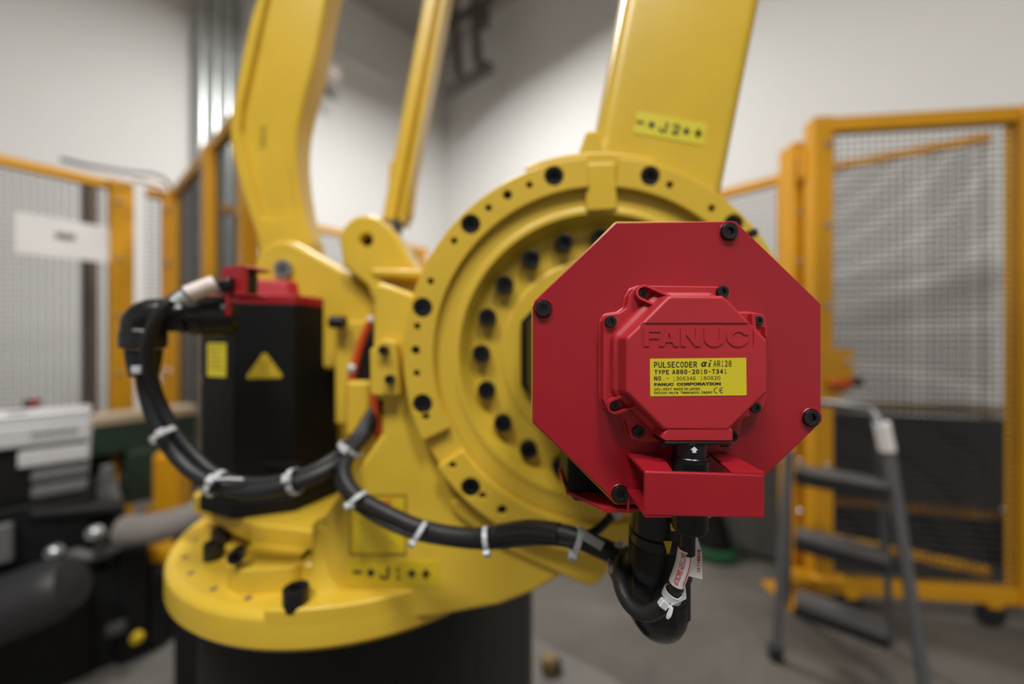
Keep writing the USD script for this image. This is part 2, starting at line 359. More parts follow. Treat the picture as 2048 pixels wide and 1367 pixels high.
# ------------------------------------------------------------------ safety fence
def fence(name, label, p0, p1, z0, z1, post=.055, posts=(True, True), caster=False, pitch=.027, rail=.05, mesh_off=0., group='yellow wire mesh fence panels', bolts=True, plate=True, mid=None):
    p0, p1 = np.array(p0, float), np.array(p1, float); L = np.linalg.norm(p1 - p0); u = (p1 - p0) / L; nrm = np.array([u[1], -u[0]])
    if nrm @ p0 > 0: nrm = -nrm                      # towards the camera
    A = np.array([[u[0], -u[1], 0], [u[1], u[0], 0], [0, 0, 1.]])
    t = Thing(name, label, 'fence', (*p0, 0), group)
    at = lambda s, d, z: np.array([*(p0 + u * s + nrm * d), z])
    for s, on in ((0, posts[0]), (L, posts[1])):
        if on:
            pa = t.part('post', box(at(s, 0, (z1 + (.0 if not caster else z0)) / 2), (post, post, z1 - (0. if not caster else z0)), A, .004), 'orange_paint')
            if bolts:
                for zz in np.linspace(z0 + .2, z1 - .12, 6): t.part('bolt', xf(lathe([(0, 0), (.013, 0), (.013, .006), (.008, .011), (0, .011)], 12), frame([nrm[0], nrm[1], 0]), at(s + (.012 if s == 0 else -.012), post / 2, zz)), 'bolt_zinc', pa)
            if plate and not caster: t.part('foot_plate', box(at(s, 0, .006), (.16, .12, .012), A, .002), 'orange_paint')
    s0, s1 = post / 2, L - post / 2
    for z in [z0 + rail / 2, z1 - rail / 2] + ([mid] if mid else []): t.part('rail', box(at((s0 + s1) / 2, 0, z), (s1 - s0, rail * .8, rail), A, .003), 'orange_paint')
    W = []; r = .0026
    zs = np.arange(z0 + rail * .6, z1 - rail * .5, pitch); ss = np.arange(s0 + pitch * .5, s1, pitch)
    for z in zs: W.append(rod(at(s0 - .01, mesh_off, z), at(s1 + .01, mesh_off, z), r, 4, 0))
    for s in ss: W.append(rod(at(s, mesh_off - 2 * r, z0 + rail * .5), at(s, mesh_off - 2 * r, z1 - rail * .5), r, 4, 0))
    t.part('wire_mesh', cat(W), 'wire_grey', kind='stuff', smooth=False)
    if caster:
        for s in (.12, L - .12):
            c = at(s, 0, .05)
            w = t.part('caster', xf(lathe([(0, -.016), (.04, -.016), (.05, -.010), (.05, .010), (.04, .016), (0, .016)], 24), frame([nrm[0], nrm[1], 0]), c), 'rubber_black')
            t.part('caster_fork', box(at(s, 0, .11), (.05, .05, .06), A, .004), 'orange_paint', w)
    return t, at, A
FZ = 2.07
A0, A1, A2 = np.array([-3.1, 1.20]), np.array([-2.262, 2.30]), np.array([-2.112, 2.457])
fence('safety_fence', 'large mesh panel of the left fence at the left edge, behind the white boxes', A0, A1, .12, FZ, posts=(False, True), post=.10)
fence('safety_fence', 'narrow mesh panel in the left fence between two orange posts', A1 + (A2 - A1) * .32, A2, .12, FZ, posts=(False, True), post=.075)
fence('safety_fence', 'steep dark mesh panel running behind the black elbow connector towards the yellow arm', A2 + [.095, -.065], (-1.423, 1.879), .12, FZ, posts=(True, True), post=.06)
fence('safety_fence', 'mesh panel mostly hidden behind the bent yellow arm', (-1.395, 1.855), (-1.0, 1.51), .12, FZ, posts=(False, True), post=.06)
fence('safety_fence', 'far mesh panel seen between the yellow arms', A2 + [.1, .13], (-.886, 3.9), .12, FZ, posts=(False, True), post=.09)
B0, B1 = np.array([1.30, 1.69]), np.array([2.06, 1.60])
gate, gat, gA = fence('fence_gate', 'wide orange mesh gate on casters behind the step ladder', B0, B1, .10, FZ + .02, post=.075, caster=True, rail=.06)
for s, n in ((.03, 1),):
    gate.part('corner_brace', casting(rnd(pp([(1602, 300), (1640, 262), (1668, 262), (1668, 330), (1602, 360)], 1.72), .012), bev(1.715, 1.735, .004)), 'orange_paint')
fence('safety_fence', 'mesh fence panel receding behind the red motor to the right of the yellow disc', (1.50, 2.17), (.55, 3.24), .12, FZ, posts=(True, True), post=.075)
fence('safety_fence', 'mesh fence panel at the right edge beyond the orange gate', B1 + [.055, -.01], (3.0, 1.46), .10, FZ + .02, posts=(False, True), post=.08, plate=False)
fence('safety_fence', 'mesh fence panel seen through the orange gate, its top rail slanting', (1.585, 2.105), (2.125, 1.735), .12, FZ, posts=(False, False), rail=.04, mesh_off=.0, bolts=False)
# stout corner post with the lock
cp = Thing('corner_post', 'stout orange corner post left of the mesh gate', 'post', (1.275, 1.76, 0))
cp.part('base_lug', box(P3(1592, 1157, 1.69), (.11, .08, .075), None, .03), 'orange_paint')
cp.part('base_lug', box(P3(1656, 1160, 1.66), (.14, .05, .055), None, .02), 'orange_paint')
cp.part('post', box((1.285, 1.815, 1.02), (.075, .10, 2.04), None, .006), 'orange_paint')
cp.part('foot_plate', casting(rnd(circ(0, 0, .07, 24), 0), [(0, 0), (0, .012)]) if False else plan(np.array([(1.19, 1.69), (1.40, 1.69), (1.40, 1.90), (1.19, 1.90)]), 0, .012), 'orange_paint')
for zz in np.linspace(.4, 1.95, 8): cp.part('bolt', xf(lathe([(0, 0), (.013, 0), (.013, .006), (.008, .011), (0, .011)], 12), TOCAM, (1.275, 1.765, zz)), 'bolt_zinc')
lock = Thing('gate_lock', 'orange gate lock plate with red tipped switch beside the red motor', 'lock', P3(1660, 800, 1.60))
lp = lock.part('plate', casting(rnd(pp([(1630, 698), (1704, 698), (1704, 752), (1690, 795), (1630, 800)], 1.63), .004), bev(1.62, 1.64, .003)), 'orange_paint')
lock.part('switch', rod(P3(1660, 768, 1.60), P3(1700, 766, 1.60), .014), 'orange_cable')
lock.part('switch_tip', rod(P3(1700, 766, 1.60), P3(1722, 764, 1.60), .017), 'plastic_black')
for q in ((1694, 722), (1684, 788)): lock.part('bolt', xf(bolt(.012, .01), TOCAM, P3(*q, 1.62)), 'bolt_zinc', lp)

# ------------------------------------------------------------------ things behind the right fence
bw = Thing('work_bench', 'long dark panelled work bench with tan wooden edge behind the right fence', 'bench', (2.0, 2.0, 0))
bu = np.array([.93, -.26]); bu /= np.linalg.norm(bu); bA = np.array([[bu[0], -bu[1], 0], [bu[1], bu[0], 0], [0, 0, 1.]])
bo = P3(1640, 815, 2.16)[:2]
def bp(s, d, z): return np.array([*(bo + bu * s + np.array([-bu[1], bu[0]]) * d), z])
bw.part('top', box(bp(.85, .05, .805), (1.8, .10, .05), bA, .005), 'bench_wood')
bw.part('front_panel', box(bp(.85, .0, .55), (1.76, .03, .44), bA, .003), 'panel_grey')
for s in (.0, 1.68): bw.part('leg', box(bp(s, .05, .39), (.06, .06, .78), bA, .004), 'machine_black')
bw.part('rail', box(bp(.85, .04, .30), (1.7, .05, .07), bA, .004), 'orange_paint')
bw.part('lower_panel', box(bp(.85, .09, .14), (1.7, .03, .24), bA, .004), 'machine_black')
bw.part('kick_bracket', rod(bp(.75, -.02, .33), bp(.75, -.05, .33), .028), 'bolt_zinc')
gb = Thing('grey_cabinet', 'plain grey low cabinet on the floor behind the ladder and below the red motor', 'cabinet', (1.2, 2.2, 0))
ga, gb_ = np.array([1.43, 1.99]), np.array([1.08, 2.31]); gu_ = (gb_ - ga) / np.linalg.norm(gb_ - ga); gq = np.array([[gu_[0], -gu_[1], 0], [gu_[1], gu_[0], 0], [0, 0, 1.]])
gm = (ga + gb_) / 2 + np.array([.02, .025])
gb.part('body', box((*gm, .31), (.47, .06, .58), gq, .006), 'cabinet_grey')
gb.part('plinth', box((*gm, .011), (.45, .05, .02), gq, .002), 'machine_black')
pot = Thing('floor_bucket', 'black bucket with green base on the floor under the red motor', 'bucket', P3(1425, 1110, 2.15))
pc = np.array([1.085, 2.16])
pot.part('base', xf(lathe([(0, .001), (.115, .001), (.12, .01), (.12, .055), (.1, .06), (0, .06)], 32), None, (*pc, 0)), 'pot_green')
pot.part('body', xf(lathe([(0, .06), (.10, .06), (.085, .14), (.06, .20), (.055, .30), (0, .30)], 32), None, (*pc, 0)), 'machine_black')
# ------------------------------------------------------------------ step ladder
ld = Thing('step_ladder', 'grey aluminium step ladder with three dark treads in front of the gate', 'ladder', (1.1, 1.35, 0))
def rail_tube(a, b, name, w=.024): ld.part(name, tube([a, (np.array(a) + b) / 2, b], w, 10, step=.1), 'ladder_alu')
LT, LB = P3(1578, 900, 1.40), np.array([.955, 1.44, .03])
RT, RB_ = P3(1769, 850, 1.26), np.array([1.262, 1.205, .03])
rail_tube(LT, LB, 'side_rail', .016); rail_tube(RT, RB_, 'side_rail', .017)
ld.part('foot', rod(LB + [0, 0, .03], LB - [0, 0, .029], .024), 'rubber_black'); ld.part('foot', rod(RB_ + [0, 0, .03], RB_ - [0, 0, .029], .024), 'rubber_black')
ld.part('end_cap', tube([P3(1763, 845, 1.25), P3(1769, 872, 1.25), P3(1775, 900, 1.25)], .021, 12), 'tag_white')
ld.part('handle', tube([P3(1585, 830, 1.42), P3(1640, 806, 1.40), P3(1705, 812, 1.32), P3(1742, 820, 1.28), P3(1760, 850, 1.25)], .012, 10), 'ladder_alu')
du = np.array([.193, -.165, 0]); du /= np.linalg.norm(du); dn = np.array([-du[1], du[0], 0])
dA = np.stack([du, dn, [0, 0, 1]], 1)
for zt, fl, dl in ((.69, .0, .0), (.46, .012, .006), (.23, .02, .012)):
    cl, cr = P3(1590, 683.5 + (H - zt) * F / 1.40, 1.40), P3(1778, 683.5 + (H - zt) * F / 1.23, 1.23)
    c = (cl + cr) / 2 + dn * .05
    tp = ld.part('tread', box(c, (np.linalg.norm(cr - cl), .11, .02), dA, .004), 'tread_grey')
    ld.part('tread_nosing', box(c - dn * .056 - [0, 0, .012], (np.linalg.norm(cr - cl), .012, .045), dA, .004), 'rubber_black', tp)
for a, b in ((LT, np.array([1.18, 1.70, .03])), (RT + [0, .02, -.02], np.array([1.40, 1.47, .03]))):
    ld.part('rear_leg', tube([a, (a + b) / 2, b], .011, 10, step=.1), 'ladder_alu')

# ------------------------------------------------------------------ left background: green bench, black machine, white drawers
gbn = Thing('green_bench', 'dark green bench with tan wooden top behind the black motor', 'bench', (-1.6, 1.9, 0))
gl, gr = P3(150, 838, 1.551), P3(395, 810, 1.894); gu = (gr - gl)[:2]; gl_len = np.linalg.norm(gu); gu /= gl_len
gAx = np.array([[gu[0], -gu[1], 0], [gu[1], gu[0], 0], [0, 0, 1.]]); gn = np.array([-gu[1], gu[0]])
def gp(s, d, z): return np.array([*(gl[:2] + gu * s + gn * d), z])
gbn.part('top', box(gp(gl_len / 2, .06, .829), (gl_len, .12, .04), gAx, .004), 'bench_wood')
gbn.part('apron', box(gp(gl_len / 2, .02, .748), (gl_len, .03, .12), gAx, .004), 'bench_green')
gbn.part('lower_box', box(gp(gl_len * .68, .06, .57), (gl_len * .6, .12, .22), gAx, .006), 'bench_green')
for s in (.08, gl_len - .06): gbn.part('leg', box(gp(s, .08, .345), (.06, .06, .69), gAx, .004), 'machine_black')
fb = Thing('orange_pedestal', 'orange cast foot on the floor beside the yellow turntable', 'pedestal', P3(340, 1010, 1.75))
fb.part('column', box(P3(345, 965, 1.57), (.10, .10, .26), None, .02), 'orange_paint')
fb.part('base', plan(rnd(np.array([(-1.50, 1.50), (-1.25, 1.50), (-1.25, 1.68), (-1.50, 1.68)]), .05), .32, .37, .01), 'orange_paint')
fb.part('block', box((-1.42, 1.55, .16), (.28, .22, .318), None, .02), 'machine_black')
oc = Thing('orange_bracket', 'orange bracket hanging below the green bench', 'bracket', P3(215, 900, 1.75))
oc.part('upright', box(P3(222, 905, 1.74), (.11, .08, .17), None, .01), 'orange_paint')
oc.part('stem', box((P3(222, 940, 1.74) * [1, 1, 0]) + [0, 0, .26], (.05, .05, .52), None, .01), 'machine_black')
gh = Thing('grey_duct', 'thick grey flexible duct lying behind the turntable', 'duct', P3(330, 1050, 1.5))
gh.part('hose', tube([P3(250, 1060, 1.25), P3(300, 1056, 1.25), P3(360, 1042, 1.27), P3(405, 1020, 1.32), P3(425, 985, 1.4)], .045, 16, step=.01), 'fabric_grey')
gh.part('support', box((-1.02, 1.30, .27), (.1, .1, .54), None, .01), 'machine_black')

yu = np.array([math.cos(.80), math.sin(.80), 0]); yA = np.stack([yu, [-yu[1], yu[0], 0], [0, 0, 1.]], 1)
def ybox(x0, x1, y0, y1, Y, d, ch=.005, back=0.):
    """box turned like the machine: front face from column x0 to column x1 (depth Y there), rows y0..y1 at its right end"""
    q = P3(x1, y0, Y); k = (x0 - 1024) / F; t = (q[0] - k * q[1]) / (yu[0] - k * yu[1]); z1, z0 = q[2], P3(x1, y1, Y)[2]
    return box(np.array([q[0], q[1], (z0 + z1) / 2]) - yu * t / 2 + yA[:, 1] * (d / 2 + back), (t, d, z1 - z0), yA, ch)
mc = Thing('black_machine', 'black machine frame with pipes and fittings at the lower left', 'machine', (-1.4, 1.2, 0))
def pbox(x0, y0, x1, y1, Y, d, ch=.006):
    a, b = P2(x0, y1, Y), P2(x1, y0, Y); return box(((a[0] + b[0]) / 2, Y + d / 2, (a[1] + b[1]) / 2), (b[0] - a[0], d, b[1] - a[1]), None, ch)
def drop(x0, y0, x1, Y, d, ch=.006):
    a, b = P2(x0, y0, Y), P2(x1, y0, Y); return box(((a[0] + b[0]) / 2, Y + d / 2, a[1] / 2), (b[0] - a[0], d, a[1]), None, ch)
mq = P3(186, 986, 1.345); mc.part('cabinet', box(np.array([mq[0], mq[1], mq[2] / 2]) - yu * .25 + yA[:, 1] * .10, (.5, .2, mq[2]), yA, .006), 'machine_black')
fq = P3(296, 1000, 1.45); mc.part('lower_frame', box(np.array([fq[0], fq[1], .18]) - yu * .40 + yA[:, 1] * .06, (.80, .12, .36), yA, .008), 'machine_black')
mc.part('side_frame', box(np.array([fq[0], fq[1], .22]) - yu * .04 + yA[:, 1] * .05, (.08, .16, .44), yA, .008), 'machine_black')
mc.part('cross_beam', rod(P3(60, 1030, 1.26), P3(250, 1012, 1.40), .028), 'machine_black')
mc.part('upright', rod(P3(222, 1010, 1.40), P3(222, 1160, 1.42), .03), 'machine_black')
mc.part('side_panel', ybox(-30, 26, 1046, 1122, 1.20, .03), 'light_grey')
for q in ((200, 1060), (258, 1068), (120, 1098)): mc.part('fitting', xf(lathe([(0, 0), (.017, 0), (.020, .005), (.020, .025), (.015, .032), (0, .032)], 16), TOCAM, P3(*q, 1.29)), 'galvanised')
mc.part('pipe', tube([P3(120, 1120, 1.30), P3(150, 1106, 1.31), P3(185, 1112, 1.32), P3(225, 1098, 1.34), P3(266, 1074, 1.35)], .016, 12), 'light_grey')
mc.part('pipe', tube([P3(203, 1066, 1.31), P3(200, 1090, 1.31), P3(196, 1108, 1.32)], .014, 12), 'light_grey')
mc.part('pipe', tube([P3(20, 1135, 1.24), P3(60, 1126, 1.26), P3(105, 1118, 1.29), P3(125, 1118, 1.30)], .013, 12), 'tray_grey')
mc.part('bar', tube([P3(66, 1156, 1.24), P3(145, 1132, 1.28)], .016, 10, smooth=False), 'fabric_grey')
mc.part('tank', xf(lathe([(0, -.2), (.07, -.19), (.09, -.15), (.09, .15), (.07, .19), (0, .2)], 28), frame([.9, .3, .30]), P3(-20, 1228, 1.12)), 'dark_grey')
mc.part('cover', ybox(85, 118, 1170, 1228, 1.27, .04, .01), 'panel_grey')
mc.part('cylinder', rod(P3(215, 1262, 1.32), P3(250, 1250, 1.34), .022), 'panel_grey')
mc.part('grey_valve', casting(rnd(pp([(196, 950), (214, 940), (240, 1020), (246, 1050), (196, 1050)], 1.40), .006), bev(1.39, 1.42, .004)), 'light_grey')
mc.part('valve_cap', rod(P3(214, 960, 1.40), P3(214, 930, 1.40), .018), 'light_grey')
mc.part('yellow_cap', xf(lathe([(0, 0), (.018, 0), (.020, .006), (.015, .022), (0, .024)], 18), TOCAM, P3(279, 1270, 1.385)), 'yellow_sticker', label='yellow round cap')
wb = Thing('drawer_unit', 'stack of white and grey drawers on the black machine at the left edge', 'drawers', P3(100, 990, 1.24))
for (x0, x1, y0, y1, m_, bk) in ((-90, 183, 838, 878, 'box_white', 0), (34, 180, 886, 918, 'box_white', .004), (60, 178, 927, 950, 'tray_grey', .01), (60, 176, 958, 980, 'tray_grey', .01)):
    wb.part('drawer', ybox(x0, x1, y0, y1, 1.34, .16, .006, bk), m_)
wb.part('carcass', ybox(-90, 174, 876, 985, 1.34, .13, .004, .02), 'machine_black')
wb.part('lid', ybox(-90, 182, 818, 836, 1.345, .16, .005, .006), 'box_white')
wq = P3(110, 858, 1.34); lv_, lf_ = extr(line_of('/////////', -.05, -.011, .10, .022, bold=2), -.0015, .002)
kk = (110 - 1024) / F; q9 = P3(183, 858, 1.34); t9 = (q9[0] - kk * q9[1]) / (yu[0] - kk * yu[1])
wb.part('lettering', (lv_ @ yA.T + (q9 - yu * t9), lf_), 'panel_grey')
tl = Thing('cordless_tool', 'black and red hand tool lying on top of the white drawers', 'tool', P3(60, 820, 1.25))
tl.part('body', ybox(40, 78, 800, 817, 1.38, .06, .012, .04), 'plastic_black')
tl.part('battery', ybox(54, 76, 800, 812, 1.36, .03, .006, .02), 'red_paint')
tl2 = Thing('tool_battery', 'flat black and red battery pack at the left edge on the white drawers', 'tool', P3(30, 845, 1.2))
tl2.part('body', ybox(8, 54, 826, 838, 1.26, .05, .004, .01), 'plastic_black'); tl2.part('stripe', ybox(26, 50, 829, 836, 1.26, .008, .001, .004), 'red_paint')
sg = Thing('fence_sign', 'white rectangular sign hung on the left mesh fence', 'sign', P3(130, 480, 2.0))
fu = (A1 - A0) / np.linalg.norm(A1 - A0); sc = A0 + fu * (np.linalg.norm(A1 - A0) * .845) + np.array([.030, -.024])
sA = np.array([[fu[0], -fu[1], 0], [fu[1], fu[0], 0], [0, 0, 1.]])
zs_ = 1.15 + (683 - 480) / F * 2.13
sg.part('board', box((*sc, zs_), (.33, .004, .20), sA, .001), 'tag_white')
sg.part('print', box((*(sc + np.array([.003, -.0025])), zs_ + .015), (.07, .002, .03), sA, .0005), 'light_grey')
bpst = Thing('brown_pole', 'thin brown vertical pole standing behind the left mesh fence', 'pole', P3(178, 1000, 2.35) * [1, 1, 0])
bq = P3(180, 600, 2.45); bpst.part('pole', box((bq[0], bq[1], 1.06), (.055, .055, 2.12), None, .004), 'brown_post'); bpst.part('foot_plate', box((bq[0], bq[1], .005), (.14, .14, .01), None, .002), 'brown_post')
fc = Thing('fence_cable', 'dark cable with clear sleeve draped over the left fence corner', 'cable', P3(300, 350, 2.3))
fc.part('cable', tube([P3(120, 318, 2.02), P3(180, 332, 2.1), P3(265, 345, 2.27), P3(310, 350, 2.36), P3(336, 366, 2.42), P3(346, 392, 2.44)], .010, 10, step=.02), 'rubber_black')
fc.part('sleeve', tube([P3(268, 356, 2.25), P3(300, 364, 2.3), P3(322, 372, 2.36)], .018, 10, step=.02), 'label_pink')

# steel base plate under the robot
pl = Thing('base_plate', 'grey steel base plate on the floor under the robot', 'plate', (-.4, 1.0, 0))
pl.part('plate', plan(np.array([(-1.55, 1.25), (-1.33, 1.52), (-.9, 1.66), (.05, 1.53), (.34, 1.33), (.75, .6), (.1, .0), (-1.2, .2)]), 0, .03, .003), 'plate_grey')
for q in ((-1.35, 1.42), (.15, 1.36)): pl.part('anchor_bolt', xf(bolt(.02, .03), None, (*q, .03)), 'black_steel')
wk = Thing('wooden_block', 'small tan wooden block on the floor plate under the turntable', 'block', (.125, 1.36, .03))
wk.part('block', box((.125, 1.36, .055), (.05, .05, .05), None, .008), 'block_tan')

# ------------------------------------------------------------------ the robot
JX, JZ = P2(1204.5, 711, .4377)          # joint axis, parallel to y
rb = Thing('palletizing_robot', 'large yellow industrial robot with bolted joint disc and two upright arms', 'robot', (-.246, .696, .03))
TC = np.array([-.246, .696]); TZ0, TZ1 = H - .330, H - .289
rb.part('pedestal', xf(lathe([(0, .0305), (.28, .0305), (.28, .06), (.215, .08), (.215, TZ0 - .03), (.225, TZ0 - .004), (0, TZ0 - .004)], 64), None, (TC[0] - .03, TC[1], 0)), 'machine_black')
rb.part('pedestal_rib', box((-.055, .95, .42), (.20, .16, .77), None, .01), 'cabinet_grey')
tt = rb.part('turntable', xf(lathe([(0, TZ0 - .003), (.268, TZ0 - .003), (.2735, TZ0 + .004), (.2735, TZ1 - .010), (.2715, TZ1 - .005), (.2665, TZ1 - .001), (.261, TZ1), (0, TZ1)], 120), None, (*TC, 0)), 'yellow_paint')
for q in ((428, 1097), (442, 1068), (478, 1106), (592, 1190)):
    Y = (H - TZ1 - .012) * F / (q[1] - 683.5); b = P3(*q, Y)
    if q == (478, 1106): continue
    rb.part('bolt', xf(bolt(.0125 if q[1] < 1150 else .0135, .022), None, (b[0], b[1], TZ1)), 'black_steel', tt)
for q in ((342, 1160), (356, 1117), (385, 1199), (452, 1228), (551, 1240), (392, 1078), (640, 1236)):
    Y = (H - TZ1) * F / (q[1] - 683.5); b = P3(*q, Y); e_ = b[:2] - TC; b[:2] = TC + e_ * min(1, .252 / np.linalg.norm(e_))
    rb.part('hole', xf(lathe([(0, -.002), (.0042, -.002), (.0042, .0004), (0, .0004)], 14), None, (b[0], b[1], TZ1)), 'brown_post', tt)
# raised sector at the front right of the turntable
sec = np.vstack([circ(*TC, .2735, 26, 266, 304), circ(*TC, .2, 26, 304, 266)])
rb.part('turntable_step', plan(sec, TZ1 - .012, TZ1 + .005, .003), 'yellow_paint', tt)
# housing: the upright plate behind the joint ring
HY = .457
hp = pp([(746, 572), (757, 562), (830, 586), (1000, 600), (1400, 700), (1500, 800), (1480, 930), (1420, 990), (1262, 1070), (1181, 1121), (1072, 1184), (1034, 1199), (1000, 1212), (870, 1236), (645, 1262), (645, 1035), (700, 957), (762, 868), (764, 802), (742, 792)], HY)
hg = Polygon(hp).union(Polygon(circ(JX, JZ, .2165, 120)))
hs = rb.part('housing', casting(np.array(hg.exterior.coords)[:-1], bev(HY, .62, .007, 4), [circ(JX, JZ, .2020, 90)]), 'yellow_paint')
rb.part('rear_body', casting(pp([(556, 610), (960, 560), (960, 1150), (556, 1150)], .64), bev(.635, .74, .01)), 'yellow_paint')
rb.part('housing_band', casting(rnd(pp([(872, 1000), (1000, 1092), (1190, 1176), (1240, 1098), (1290, 1060), (1200, 1020), (1000, 960)], HY), .02), bev(HY - .006, HY + .02, .006, 4)), 'yellow_paint', hs)
rb.part('corner_column', cat([rod((*P2(648, 1030, .462)[:1], .475, TZ1 - .005), (*P2(648, 1030, .462)[:1], .475, P2(648, 1045, .462)[1]), .018, 24, .006)]), 'yellow_paint', hs)
rb.part('corner_fillet', xf(lathe([(0, 0), (.034, 0), (.026, .008), (.020, .022), (.018, .04), (0, .04)], 32), None, (P2(648, 0, .462)[0], .475, TZ1 - .001)), 'yellow_paint', hs)
# left side plate with two bolts
sp = rb.part('side_plate', casting(rnd(pp([(738, 700), (764, 676), (792, 682), (800, 792), (740, 792)], .441), [.003, .010, .008, .004, .003]), bev(.441, .458, .003)), 'yellow_machined', hs)
for q in ((768, 700), (780, 758)): rb.part('bolt', fbolt(*P2(*q, .437), .4405, .0052, .008), 'black_steel', hs)
# ---- joint ring: raised outer segments with bolts, lower annulus, ridge, dish
def ring(r0, r1, a0, a1, n=70):
    return np.vstack([circ(JX, JZ, r1, n, a0, a1), circ(JX, JZ, r0, n, a1, a0)])
RF = .4377
px_r = lambda q, Y=RF: P2(*q, Y)
BIG = [(15 + 30 * k) for k in range(12)]
HOLES = [(1059, 369, 6.5), (1015, 389, 9), (977, 415, 6.5), (908, 481, 6.5), (861, 562, 6.5), (834, 652, 6.5), (831, 700, 8.5), (833, 746, 6.5), (851, 832, 7.5), (905, 930, 7), (965, 991, 7), (1004, 1020, 10), (1340, 369, 7), (1424, 416, 7)]
jr = rb.part('joint_ring', xf(lathe([(0, 0), (.2185, 0), (.2195, .002), (.2195, .0255), (.2170, .0295), (.186, .030), (.1835, .0285), (.182, .0300), (.168, .0295), (.1655, .0302), (.1615, .0322), (.1585, .0322), (.1560, .0285), (.1535, .0250), (.1505, .0190), (.1482, .0150), (.1455, .0128), (.1425, .0122), (.112, .0122), (.1105, .0136), (.1085, .0145), (0, .0145)], 160), TOCAM, (JX, RF + .038, JZ)), 'yellow_machined')
segs = ((-20, 85.2), (94.2, 205.5), (214, 300))
for a0, a1 in segs:
    o = ring(.1855, .2192, a0, a1)
    holes = []
    for a in BIG:
        for b in (a, a - 360):
            if a0 + 2 < b < a1 - 2: holes.append(circ(JX + .2048 * math.cos(math.radians(b)), JZ + .2048 * math.sin(math.radians(b)), .0107, 22))
    small = []
    for hx, hy, hr in HOLES:
        q = px_r((hx, hy)); an = math.degrees(math.atan2(q[1] - JZ, q[0] - JX)) % 360
        for b in (an, an - 360):
            if a0 + .5 < b < a1 - .5: holes.append(circ(q[0], q[1], hr / F * RF, 16)); small.append((q, hr / F * RF))
    seg = rb.part('ring_segment', casting(o, bev(RF, RF + .014, .0022, 3), holes), 'yellow_machined', jr)
    for q, hr in small: rb.part('hole', fdisc(q[0], q[1], RF + .0075, hr * .99, .003, 16), 'hole_black', jr)
    for a in BIG:
        for b in (a, a - 360):
            if a0 + 2 < b < a1 - 2:
                x, z = JX + .2048 * math.cos(math.radians(b)), JZ + .2048 * math.sin(math.radians(b))
                rb.part('bolt', fbolt(x, z, RF + .0085, .0100, .0072, hexr=.6), 'socket_black', jr)
rb.part('plug', fdisc(*P2(1497, 470, RF - .002), RF, 8.5 / F * RF, .012, 18), 'black_steel', jr)
rb.part('ring_rib', casting(rnd(pp([(1170, 326), (1231, 324), (1236, 420), (1172, 424)], RF + .004), .002), bev(RF + .003, RF + .016, .003)), 'yellow_paint', jr)
rb.part('ring_collar', casting(np.vstack([circ(JX, JZ, .2275, 40, 74, 112), circ(JX, JZ, .19, 20, 112, 74)]), bev(RF + .006, RF + .03, .003)), 'yellow_paint', jr)
IB = RF + .0258
for k in range(20):
    a = math.radians(17.2 + 18 * k); x, z = JX + .1345 * math.cos(a) - .0, JZ + .1345 * math.sin(a)
    rb.part('bolt', fbolt(x, z, IB + .0005, .0103, .0115, hexr=.6), 'socket_black', jr)
# ---- right arm
ay = .452
k1, k2 = .197, .2
ap = pp([(1250 + 1300 * k1, -1300), (1250, 0), (1198, 268), (1184, 312), (1170, 430), (1400, 470), (1440, 420), (1450, 388), (1528, 0), (1528 + 1300 * k2, -1300)], ay)
ar = rb.part('lower_arm', casting(rnd(ap, [.0, .0, .02, .02, .02, .02, .02, .01, 0, 0]), bev(ay, ay + .054, .016, 6, .008)), 'yellow_paint')
rb.part('arm_stop', casting(rnd(pp([(1160, 300), (1172, 264), (1196, 264), (1204, 300), (1200, 330), (1160, 330)], ay), .003), bev(ay - .004, ay + .03, .003)), 'yellow_paint', ar)
# J2 sticker, turned with the arm
def decal(cx, cy, Y, ang, w, h, items, base, thick=.0006):
    c = P2(cx, cy, Y); s = Y / F
    tr = lambda g: aff.translate(aff.rotate(aff.scale(g, s, s, origin=(0, 0)), ang, origin=(0, 0)), c[0], c[1])
    b = extr(tr(sbox(-w / 2, -h / 2, w / 2, h / 2)), Y - thick, thick + .0004)
    return b, cat([extr(tr(g), Y - thick - .0004, .0006) for g in items])
def glyph(t, x, y, w, h, **k): return aff.affine_transform(text2d(t, **k), [w, 0, 0, h, x, y])
def jmark(n, k=1.0):
    star = Polygon([(math.cos(a) * (10 if i % 2 == 0 else 5), math.sin(a) * (10 if i % 2 == 0 else 5)) for i, a in enumerate(np.arange(8) * math.pi / 4)])
    dia = Polygon([(-9, 0), (0, 9), (9, 0), (0, -9)])
    return [aff.scale(g, k, k, origin=(0, 0)) for g in (sbox(-80, -2, -62, 4), aff.translate(dia, -44, 0), glyph('J', -26, -13, 19, 26, bold=2), glyph(n, 7 if n == '1' else 4, -12, 8 if n == '1' else 19, 24, bold=2), aff.translate(dia, 38, 0), aff.translate(star, 66, 0), sbox(58, -2.5, 75, 2.5), sbox(63.5, -11, 68.5, 11))]
b, t_ = decal(1340, 257, ay, -10.5, 142, 44, jmark('2', .86), None)
dp = rb.part('joint_sticker', b, 'green_yellow_sticker', ar, label='yellow sticker marked J2'); rb.part('joint_lettering', t_, 'print_black', ar)
b, t_ = decal(786, 1145, HY, -1.0, 185, 52, jmark('1', 1.0), None)
rb.part('joint_sticker', b, 'yellow_sticker', hs, label='yellow sticker marked J1'); rb.part('joint_lettering', t_, 'print_black', hs)
